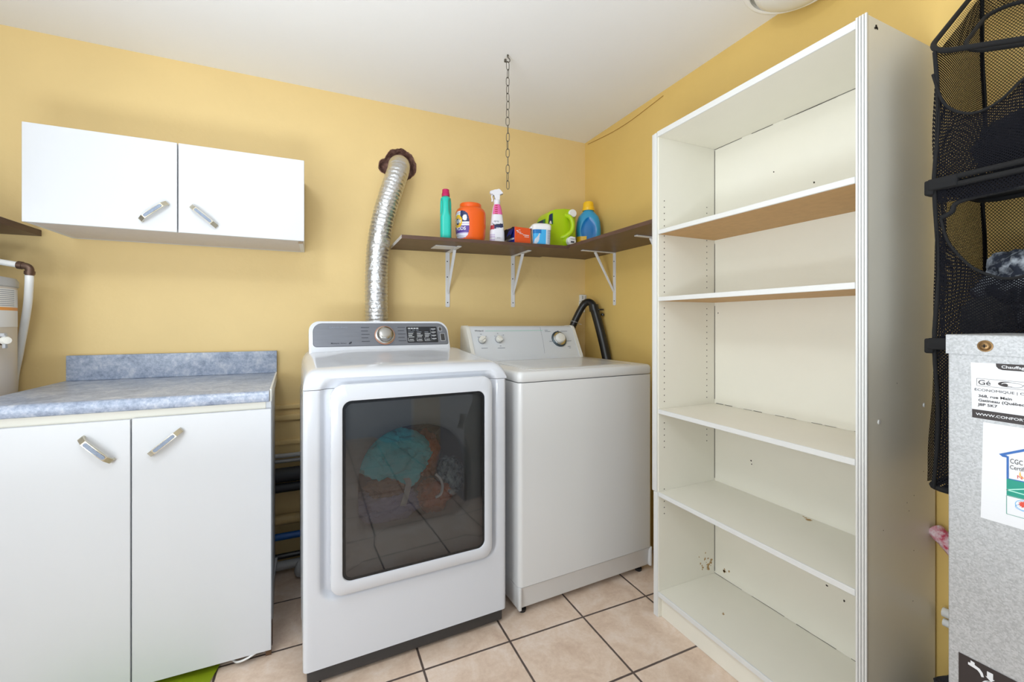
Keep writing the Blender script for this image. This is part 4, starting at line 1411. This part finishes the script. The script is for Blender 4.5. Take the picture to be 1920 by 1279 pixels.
# ---------------------------------------------------------------- pipes low on the back wall, seen between cabinet and dryer
def wallpipe(name, z, r, y, m, label, xa=-.50, xb=.62, sag=0.0, cat='pipe'):
    bm = NB()
    tube(bm, [(xa + (xb - xa) * i / 12, y, z + sag * math.sin(i * 1.1)) for i in range(13)], r, 18)
    return tag(settle(obj(name, bm, m, None, 60)), label, cat)
for z0_, z1_, lab_, dpt in ((.742, .762, 'topmost yellow painted ledge low on the wall beside the dryer', .012), (.690, .716, 'middle yellow painted ledge low on the wall beside the dryer', .016), (.575, .597, 'lowest yellow painted ledge low on the wall beside the dryer', .012)):
    bm = NB(); box(bm, -.75, .66, BACK - dpt, BACK, z0_, z1_, .003, 2)
    tag(settle(obj('wall_ledge', bm, 'wall')), lab_, 'ledge')
wallpipe('wall_pipe', .532, .0105, 2.262, 'graypipe', 'upper pale gray pipe above the black pipes beside the dryer', sag=.001)
wallpipe('wall_pipe', .505, .009, 2.270, 'graypipe', 'second pale gray pipe just above the black pipes beside the dryer')
wallpipe('insulated_pipe', .447, .033, 2.245, 'blackpipe', 'thick black insulated pipe beside the dryer')
wallpipe('insulated_pipe', .392, .021, 2.235, 'blackpipe', 'thinner black insulated pipe under the thick one beside the dryer')
wallpipe('wall_pipe', .235, .024, 2.262, 'beigepipe', 'yellowed pipe above the blue pipe beside the dryer')
wallpipe('wall_pipe', .162, .0155, 2.250, 'bluepipe', 'bright blue pipe low behind the dryer')
wallpipe('wall_pipe', .076, .012, 2.240, 'black', 'thin dark pipe above the gray floor pipe beside the dryer')
wallpipe('wall_pipe', .036, .020, 2.235, 'graypipe', 'gray pipe lying near the floor behind the dryer')
bm = NB(); bmesh.ops.create_icosphere(bm, subdivisions=3, radius=1)
for v in bm.verts:
    v.co = Vector((-.070 + v.co.x * .024 * (1 - .25 * v.co.z), 2.165 + v.co.y * .024, .042 + v.co.z * .040))
tag(settle(obj('pipe_cap', bm, 'graypipe', None, 60)), 'small rounded gray pipe cap on the floor against the dryer side', 'pipe cap')

# lime sheet and white cord on the floor under the base cabinet
bm = NB()
def sheet(u, v):
    x = -.80 + .475 * u
    y = 1.42 + .31 * v
    x += .06 * (v - .5) * u
    return Vector((x, y, .004 + .006 * (noise.noise(Vector((x * 9, y * 9, 0))) + 1) * .6))
grid(bm, sheet, 24, 18)
bmesh.ops.solidify(bm, geom=bm.faces[:], thickness=.002)
tag(settle(obj('lime_sheet', bm, 'lime', None, 60)), 'lime green sheet on the floor poking out under the cabinet door', 'sheet')
bm = NB(); tube(bm, smooth_path([(-.270, 1.735, .006), (-.245, 1.690, .016), (-.215, 1.682, .024), (-.185, 1.692, .030), (-.168, 1.715, .012)], 8), .0035, 8)
tag(settle(obj('white_cord', bm, 'pvc', None, 60)), 'short white cord curled under the right cabinet door', 'cord')

# ---------------------------------------------------------------- galvanised unit at the right edge
gv = thing('heating_unit', 'galvanised sheet metal heating cabinet with stickers at the right edge', 'heating unit', (1.10, .10, 0))
GX, GY0, GY1, GZ = 1.0, -.26, .373, 1.129
bm = NB(); box(bm, GX + .0015, 1.235, GY0, GY1 - .0015, 0, 1.127, .0015, 1); wobj('casing', bm, 'galv', gv)
bm = NB()
prism(bm, [(GX - .0008, 1.0965), (GX + .002, 1.0965), (GX + .002, 1.127), (1.236, 1.127), (1.236, 1.1295), (GX + .001, 1.1295), (GX - .0008, 1.128)], lambda x, z: Vector((x, GY0 - .001, z)), lambda x, z: Vector((x, GY1 + .0008, z)))
wobj('top_flange', bm, 'galv', gv)
bm = NB()
sm4 = plane_mat((GX - .001, .325, 1.1115), (0, -1, 0), (0, 0, 1))
lathe(bm, [(.0075, 0), (.0075, .0012), (.006, .003), (.0045, .0036)], 20, sm4, 0)
box(bm, -.003, .003, -.0008, .0008, .0036, .0040, 0, 1, 1, sm4); box(bm, -.0008, .0008, -.003, .003, .0036, .0040, 0, 1, 1, sm4)
lathe(bm, [(.0095, -.0002), (.0095, .0008), (.0075, .001)], 20, sm4, 0)
wobj('screw', bm, ['brass', 'dot'], gv)
gm = lambda y, z, d=.0012: plane_mat((GX + .0015 - d, y, z), (0, -1, 0), (0, 0, 1))   # x of this frame runs toward the viewer's right
def gp(bm, pts, mi, d=.0012):
    poly(bm, [(GX + .0015 - d, y, z) for y, z in pts], mi)
bm = NB()      # contractor's sticker
gp(bm, [(.343, 1.0835), (.341, .9905), (.16, .9885), (.16, 1.0855)], 0, .0006)
gp(bm, [(.3412, 1.0055), (.341, .9912), (.16, .9888), (.16, 1.0035)], 1, .0009)
hx_ = [(.3135, 1.0838), (.313, 1.079), (.3105, 1.0755), (.306, 1.0738), (.16, 1.0738), (.16, 1.0853)]
gp(bm, hx_, 1, .0009)
def outline(pts, w, mi, d=.001):
    for (a, b) in zip(pts, pts[1:] + pts[:1]):
        a, b = Vector((0, *a)), Vector((0, *b))
        t = (b - a).normalized(); n = Vector((0, -t.z, t.y)) * w / 2
        poly(bm, [(GX + .0015 - d, q.y, q.z) for q in (a + n, b + n, b - n, a - n)], mi)
outline([(.3355, 1.0573), (.3355, 1.0452), (.17, 1.0452), (.17, 1.0573)], .0004, 1)
text(bm, 'Chauffage  •  Climatisation', .0062, gm(.3072, 1.0770), 0, bold=.015, squash=1.15)
text(bm, 'Gé', .0112, gm(.3342, 1.0474), 1, squash=1.12, bold=.004)
el = lambda cy, cz, ry, rz, n=28: [(cy - ry * math.cos(2 * PI * k / n), cz + rz * math.sin(2 * PI * k / n)) for k in range(n)]
gp(bm, el(.3015, 1.0515, .0095, .0042), 1, .001); gp(bm, el(.2985, 1.0515, .0085, .0032), 0, .0012); gp(bm, el(.3032, 1.0503, .0036, .0024), 1, .0014)
outline(el(.2935, 1.0510, .0095, .0036), .0004, 1)
text(bm, 'thermie', .0118, gm(.2838, 1.0474), 1, squash=1.2, bold=.004)
text(bm, 'ÉCONOMIQUE | CONFORTABLE', .0056, gm(.3385, 1.0368), 1, squash=1.22)
for i, s_ in enumerate(('368, rue Main', 'Gatineau (Québec)', 'J8P 5K7')):
    text(bm, s_, .0060, gm(.3338, 1.0268 - i * .0072), 1, bold=.02, squash=1.15)
text(bm, 'WWW.CONFORTGEOTHERMIE', .0056, gm(.3365, .9962), 0, bold=.012, squash=1.25)
wobj('contractor_sticker', bm, ['paper', 'blackprint'], gv, recalc=False)
bm = NB()      # certification sticker with the little house
gp(bm, [(.328, .986), (.331, .8275), (.12, .8265), (.12, .985)], 0, .0006)
gp(bm, [(.3100, .9385), (.2300, .983), (.2300, .9785), (.3030, .9385)], 2, .0010)
gp(bm, [(.3100, .9385), (.3010, .9385), (.3010, .9350), (.3060, .9350)], 2, .0010)
gp(bm, [(.3015, .9375), (.2990, .9375), (.2990, .9020), (.3015, .9020)], 2, .0011)
gp(bm, [(.3015, .9025), (.2690, .9035), (.2690, .8985), (.3015, .8985)], 2, .0009)
gp(bm, [(.3015, .9015), (.2300, .9015), (.2300, .8755), (.3015, .8755)], 3, .0010)
gp(bm, [(.3015, .8846), (.2700, .8972), (.2700, .8954), (.3015, .8830)], 4, .0012)
gp(bm, [(.3015, .8846), (.2400, .8812), (.2400, .8796), (.3015, .8830)], 4, .0012)
outline([(.3015, .8748), (.3015, .8455), (.2300, .8455), (.2300, .8748)], .0006, 3)
text(bm, 'CGC', .0105, gm(.2978, .9275), 1, squash=.62)
text(bm, 'Certified', .0092, gm(.2980, .9182), 1, squash=.68)
text(bm, 'N', .0075, gm(.2905, .9055), 5, squash=1.1)
arc = [(.2868, .9178), (.2880, .9130), (.2875, .9095), (.2850, .9075), (.2800, .9070), (.2800, .9082), (.2840, .9090), (.2860, .9105), (.2862, .9135)]
gp(bm, arc, 6, .0011)
leaf = []
for k in range(22):
    a = 2 * PI * k / 22 + PI / 2
    r = .0056 if k % 2 == 0 else .0036
    leaf.append((.2835 - r * math.cos(a), .8665 + r * math.sin(a)))
gp(bm, leaf, 5, .0012)
outline(el(.2835, .8650, .0085, .0075), .0006, 7); outline(el(.2835, .8610, .0085, .0045), .0005, 7)
wobj('certification_sticker', bm, ['paper', 'blackprint', 'blueprint', 'greenprint', 'mint', 'redprint', 'gold', 'lblue'], gv, recalc=False)
bm = NB()      # dark sticker with the tap symbol
gp(bm, [(.358, .586), (.358, .46), (.15, .46), (.15, .586)], 1, .0006)
gp(bm, [(.3460, .5775), (.3460, .5735), (.3350, .5720), (.3320, .5690), (.3300, .5640), (.3270, .5655), (.3285, .5715), (.3320, .5760), (.3380, .5780), (.3380, .5815), (.3430, .5825), (.3430, .5780)], 0, .001)
gp(bm, [(.3235, .5785), (.3165, .5785), (.3165, .5695), (.3145, .5695), (.3190, .5640), (.3255, .5695), (.3235, .5695)], 0, .001)
outline(el(.3195, .5450, .0115, .0185), .0010, 0); outline(el(.3225, .5450, .0075, .0160), .0008, 0)
text(bm, 'WATER', .0120, gm(.2985, .5655), 0, bold=.02, squash=1.1)
wobj('tap_sticker', bm, ['paper', 'blackprint'], gv, recalc=False)

# ---------------------------------------------------------------- mesh hamper hanging on the right wall
hm = thing('hanging_hamper', 'black netting hamper with three pockets hanging on the right wall', 'hamper', (1.40, .31, .76))
HX0, HX1, HY0, HY1 = 1.278, 1.520, .125, .500
rimz = lambda x, y: 1.767 - .37 * (.50 - y) + .90 * (x - HX0)
def lerp_curve(P, y):
    P = sorted(P)
    for a, b in zip(P, P[1:]):
        if a[0] <= y <= b[0]:
            t = (y - a[0]) / (b[0] - a[0])
            t = t * t * (3 - 2 * t) * .4 + t * .6
            return a[1] + (b[1] - a[1]) * t
    return P[0][1] if y < P[0][0] else P[-1][1]
U1 = [(.500, 1.715), (.485, 1.652), (.4665, 1.620), (.440, 1.600), (.415, 1.598), (.390, 1.609), (.36, 1.635), (.30, 1.675), (.2, 1.70), (.125, 1.70)]
L2 = [(.486, 1.385), (.480, 1.352), (.469, 1.319), (.4367, 1.27), (.4014, 1.245), (.3807, 1.2395), (.36, 1.243), (.30, 1.262), (.24, 1.30), (.19, 1.36), (.14, 1.40)]
def wob(p, amt=.006):
    return Vector((amt * noise.noise(p * 7), amt * noise.noise(p * 7 + Vector((9, 0, 0))), 0))
def bow(z):                       # soft netting pulls in between the stiff hoops
    for a, b in ((1.46, 1.80), (1.10, 1.46), (.77, 1.10)):
        if a <= z <= b:
            return .010 * math.sin(PI * (z - a) / (b - a))
    return 0
def sheet_part(fn, nu, nv, m, su, sv, name='net_panel'):
    bm = NB()
    def f(u, v):
        p = fn(u, v)
        return p + wob(p)
    grid(bm, f, nu, nv, uv=lambda u, v: (u * su, v * sv))
    return wobj(name, bm, m, hm, 80, False)
yy = lambda u: HY0 + (HY1 - HY0) * u
sheet_part(lambda u, v: Vector((HX0 + bow(1.46 + .15 * v) * .6, yy(u), 1.462 + (lerp_curve(U1, yy(u)) - 1.462) * v)), 36, 10, 'netdense', .375, .20)
y2 = lambda u: .14 + (.486 - .14) * u
sheet_part(lambda u, v: Vector((HX0 + .008 * v, y2(u), 1.102 + (lerp_curve(L2, y2(u)) - 1.102) * v)), 36, 10, 'netdense', .35, .20)
sheet_part(lambda u, v: Vector((HX0 + bow(1.10 + .36 * v) * .5, .480 + .020 * u - .004 * math.sin(PI * v), 1.102 + .356 * v)), 3, 20, 'netdense', .03, .36)
sheet_part(lambda u, v: Vector((HX0, yy(u) * .0 + HY0 + (HY1 - HY0) * u, 1.418 + .042 * v)), 20, 3, 'netdense', .375, .042)
sheet_part(lambda u, v: Vector((HX0 + bow(.77 + .33 * v), yy(u), .775 - .03 * (1 - u) * (1 - v) + .325 * v)), 20, 12, 'netdense', .375, .33)
xx = lambda u: HX0 + (HX1 - HX0) * u
sheet_part(lambda u, v: Vector((xx(u), HY1 - bow(1.46 + .3 * v) * (1.0 - .4 * u), 1.462 + (rimz(xx(u), HY1) - 1.475) * v)), 16, 20, 'netdense', .24, .36)
sheet_part(lambda u, v: Vector((xx(u), HY1 - bow(1.10 + .36 * v) * .9, 1.102 + .356 * v)), 16, 20, 'netdense', .24, .36)
sheet_part(lambda u, v: Vector((xx(u), HY1 - bow(.77 + .33 * v) * .5 + .012 * math.sin(PI * (1 - v) * .5), .785 + .315 * v - .01 * (1 - v) * u)), 16, 12, 'netdense', .24, .33)
sheet_part(lambda u, v: Vector((xx(u), HY0, .775 + (rimz(xx(u), HY0) - .79) * v)), 10, 24, 'netdense', .24, 1.0)
sheet_part(lambda u, v: Vector((HX1, yy(u), 1.10 + (rimz(HX1, yy(u)) - 1.115) * v)), 20, 24, 'net', .375, .86, 'back_panel')
sheet_part(lambda u, v: Vector((HX1, yy(u), .775 + .325 * v)), 20, 8, 'netdense', .375, .33, 'back_panel')
# top: netting collar between the hoop and the bound opening
hoop = rr2(HX0 - .004, HX1 + .004, HY0 - .004, HY1 + .012, .045, 8)
bound = rr2(HX0 + .030, HX1 - .040, HY0 + .03, HY1 - .030, .05, 8)
bm = NB()
NHp = len(hoop)
h3 = [Vector((x, y, rimz(x, y) - .012)) for x, y in hoop]
b3 = [Vector((x, y, rimz(x, y) - .030)) for x, y in bound]
lay = bm.loops.layers.uv.verify()
A = [bm.verts.new(p) for p in h3]
B = [bm.verts.new(p) for p in b3]
for k in range(NHp):
    j = (k + 1) % NHp
    if hoop[k][0] < HX0 + .02 and hoop[j][0] < HX0 + .02 and HY0 + .05 < hoop[k][1] < HY1 - .02:
        continue
    f = bm.faces.new((A[k], A[j], B[j], B[k]))
    for lp in f.loops:
        lp[lay].uv = (lp.vert.co.y, lp.vert.co.x * 1.3)
wobj('top_collar', bm, 'net', hm, 80, False)
bm = NB(); tube(bm, [Vector((x, y, rimz(x, y))) for x, y in hoop], .0058, 12, 0, True); wobj('hoop', bm, 'band', hm, 80)
back_b = [p for p in b3 if p.x > HX0 + .05]
bm = NB(); tube(bm, b3, .0050, 8, 0, True); wobj('binding', bm, 'band', hm, 80)
bm = NB(); tube(bm, smooth_path([Vector((HX0 - .001, y, z)) for y, z in U1], 5), .0028, 8); wobj('binding', bm, 'band', hm, 80)
bm = NB(); tube(bm, smooth_path([Vector((HX0 - .001, y, z)) for y, z in L2] , 5), .0028, 8)
tube(bm, smooth_path([Vector((HX0 - .001, .486, 1.385)), Vector((HX0 + .004, .470, 1.395)), Vector((HX0 + .006, .448, 1.418)), Vector((HX0, .30, 1.420)), Vector((HX0, .14, 1.418))], 6), .005, 8)
wobj('binding', bm, 'band', hm, 80)
for zb, dz in ((1.462, .016), (1.102, .014)):
    bm = NB()
    for off in (-.55, .55):
        tube(bm, [Vector((x, y, zb + dz * off + .004 * math.sin(y * 30 + off * 3))) for x, y in rr2(HX0 - .004, HX1, HY0, HY1 + .004, .03, 5)], .0062, 8, 0, True)
    box(bm, HX0 - .012, HX0 + .004, HY1 - .045, HY1 + .006, zb - .013, zb + .013, .003, 2)
    box(bm, HX0 - .010, HX0 + .02, HY1 - .004, HY1 + .013, zb - .022, zb + .012, .004, 2)
    wobj('waist_band', bm, 'band', hm, 80)
    bm = NB(); box(bm, HX0 + .004, HX1 - .002, HY0 + .004, HY1 - .004, zb - .003, zb + .001); wobj('pocket_floor', bm, 'band', hm)
bm = NB(); box(bm, HX0 + .004, HX1 - .002, HY0 + .004, HY1 - .006, .770, .775)
tube(bm, [Vector((x, y, .775)) for x, y in rr2(HX0, HX1, HY0, HY1 + .010, .03, 5)], .0065, 8, 0, True)
wobj('pocket_floor', bm, 'band', hm)
for (x, y) in ((HX0 - .002, HY1 - .001), (HX0 - .002, HY0), (HX1, HY1), (HX1, HY0)):
    bm = NB()
    tube(bm, smooth_path([Vector((x + (bow(z) * .6 if x < 1.4 else 0), y - bow(z) * .6, z)) for z in [.775 + (rimz(x, y) - .775) * i / 14 for i in range(15)]], 2), .0042, 8)
    wobj('corner_seam', bm, 'band', hm, 80)
for y in (.17, .44):
    bm = NB(); tube(bm, [Vector((HX1 + .004, y, rimz(HX1, y))), Vector((1.536, y, 2.06)), Vector((1.541, y, 2.085))], .004, 8); lathe(bm, [(.004, 0), (.004, .012)], 10, plane_mat((1.5345, y, 2.085), (0, 1, 0), (0, 0, 1)) ); wobj('hanging_strap', bm, 'band', hm, 80)
def garment(name, m, loc, sc, seed, label, **k):
    o = crumple(name, m, (0, 0, 0), sc, seed, None, **k)
    o.location = loc
    tag(o, label, 'clothes')
garment('garment', 'darkcloth', (1.405, .31, 1.535), (.085, .145, .068), 21, 'black clothes bundled in the top pocket of the netting hamper', amp=.22)
garment('camouflage_jacket', 'camo', (1.405, .335, 1.225), (.078, .118, .095), 24, 'blue gray camouflage jacket in the middle pocket of the hamper', amp=.22)
garment('garment', 'camo2', (1.345, .435, 1.158), (.038, .038, .044), 27, 'olive gray garment under the camouflage jacket in the hamper', amp=.25)
garment('garment', 'darkcloth', (1.40, .31, .865), (.085, .145, .078), 29, 'black clothes in the bottom pocket of the netting hamper', amp=.22)

# things glimpsed between bookcase and heating unit
bm = NB(); tube(bm, [(1.523, y, .378) for y in (-.6, -.2, .2, .575)], .012, 14); tube(bm, [(1.526, y, .350) for y in (-.6, -.2, .2, .575)], .010, 14)
tag(settle(obj('wall_pipe', bm, 'pvc', None, 60)), 'pair of white pipes along the right wall in the gap behind the heating unit', 'pipe')
bm = NB(); tube(bm, smooth_path([(1.520, .590, .590), (1.510, .565, .575), (1.512, .535, .545), (1.520, .50, .53), (1.52, .42, .52)], 6), [.019] * 25, 16, 0, False, True, lambda i, a: 1 + .12 * noise.noise(Vector((i * .5, math.cos(a), math.sin(a)))))
tag(settle(obj('dotted_cloth', bm, 'polka', None, 60)), 'white and pink dotted cloth roll in the gap beside the bookcase', 'cloth')
o = crumple('black_bag', 'darkcloth', (0, 0, 0), (.10, .11, .15), 33, None, amp=.2, zmin=-.145)
o.location = (1.40, .44, .150)
tag(o, 'black bag on the floor in the gap between bookcase and heating unit', 'bag')
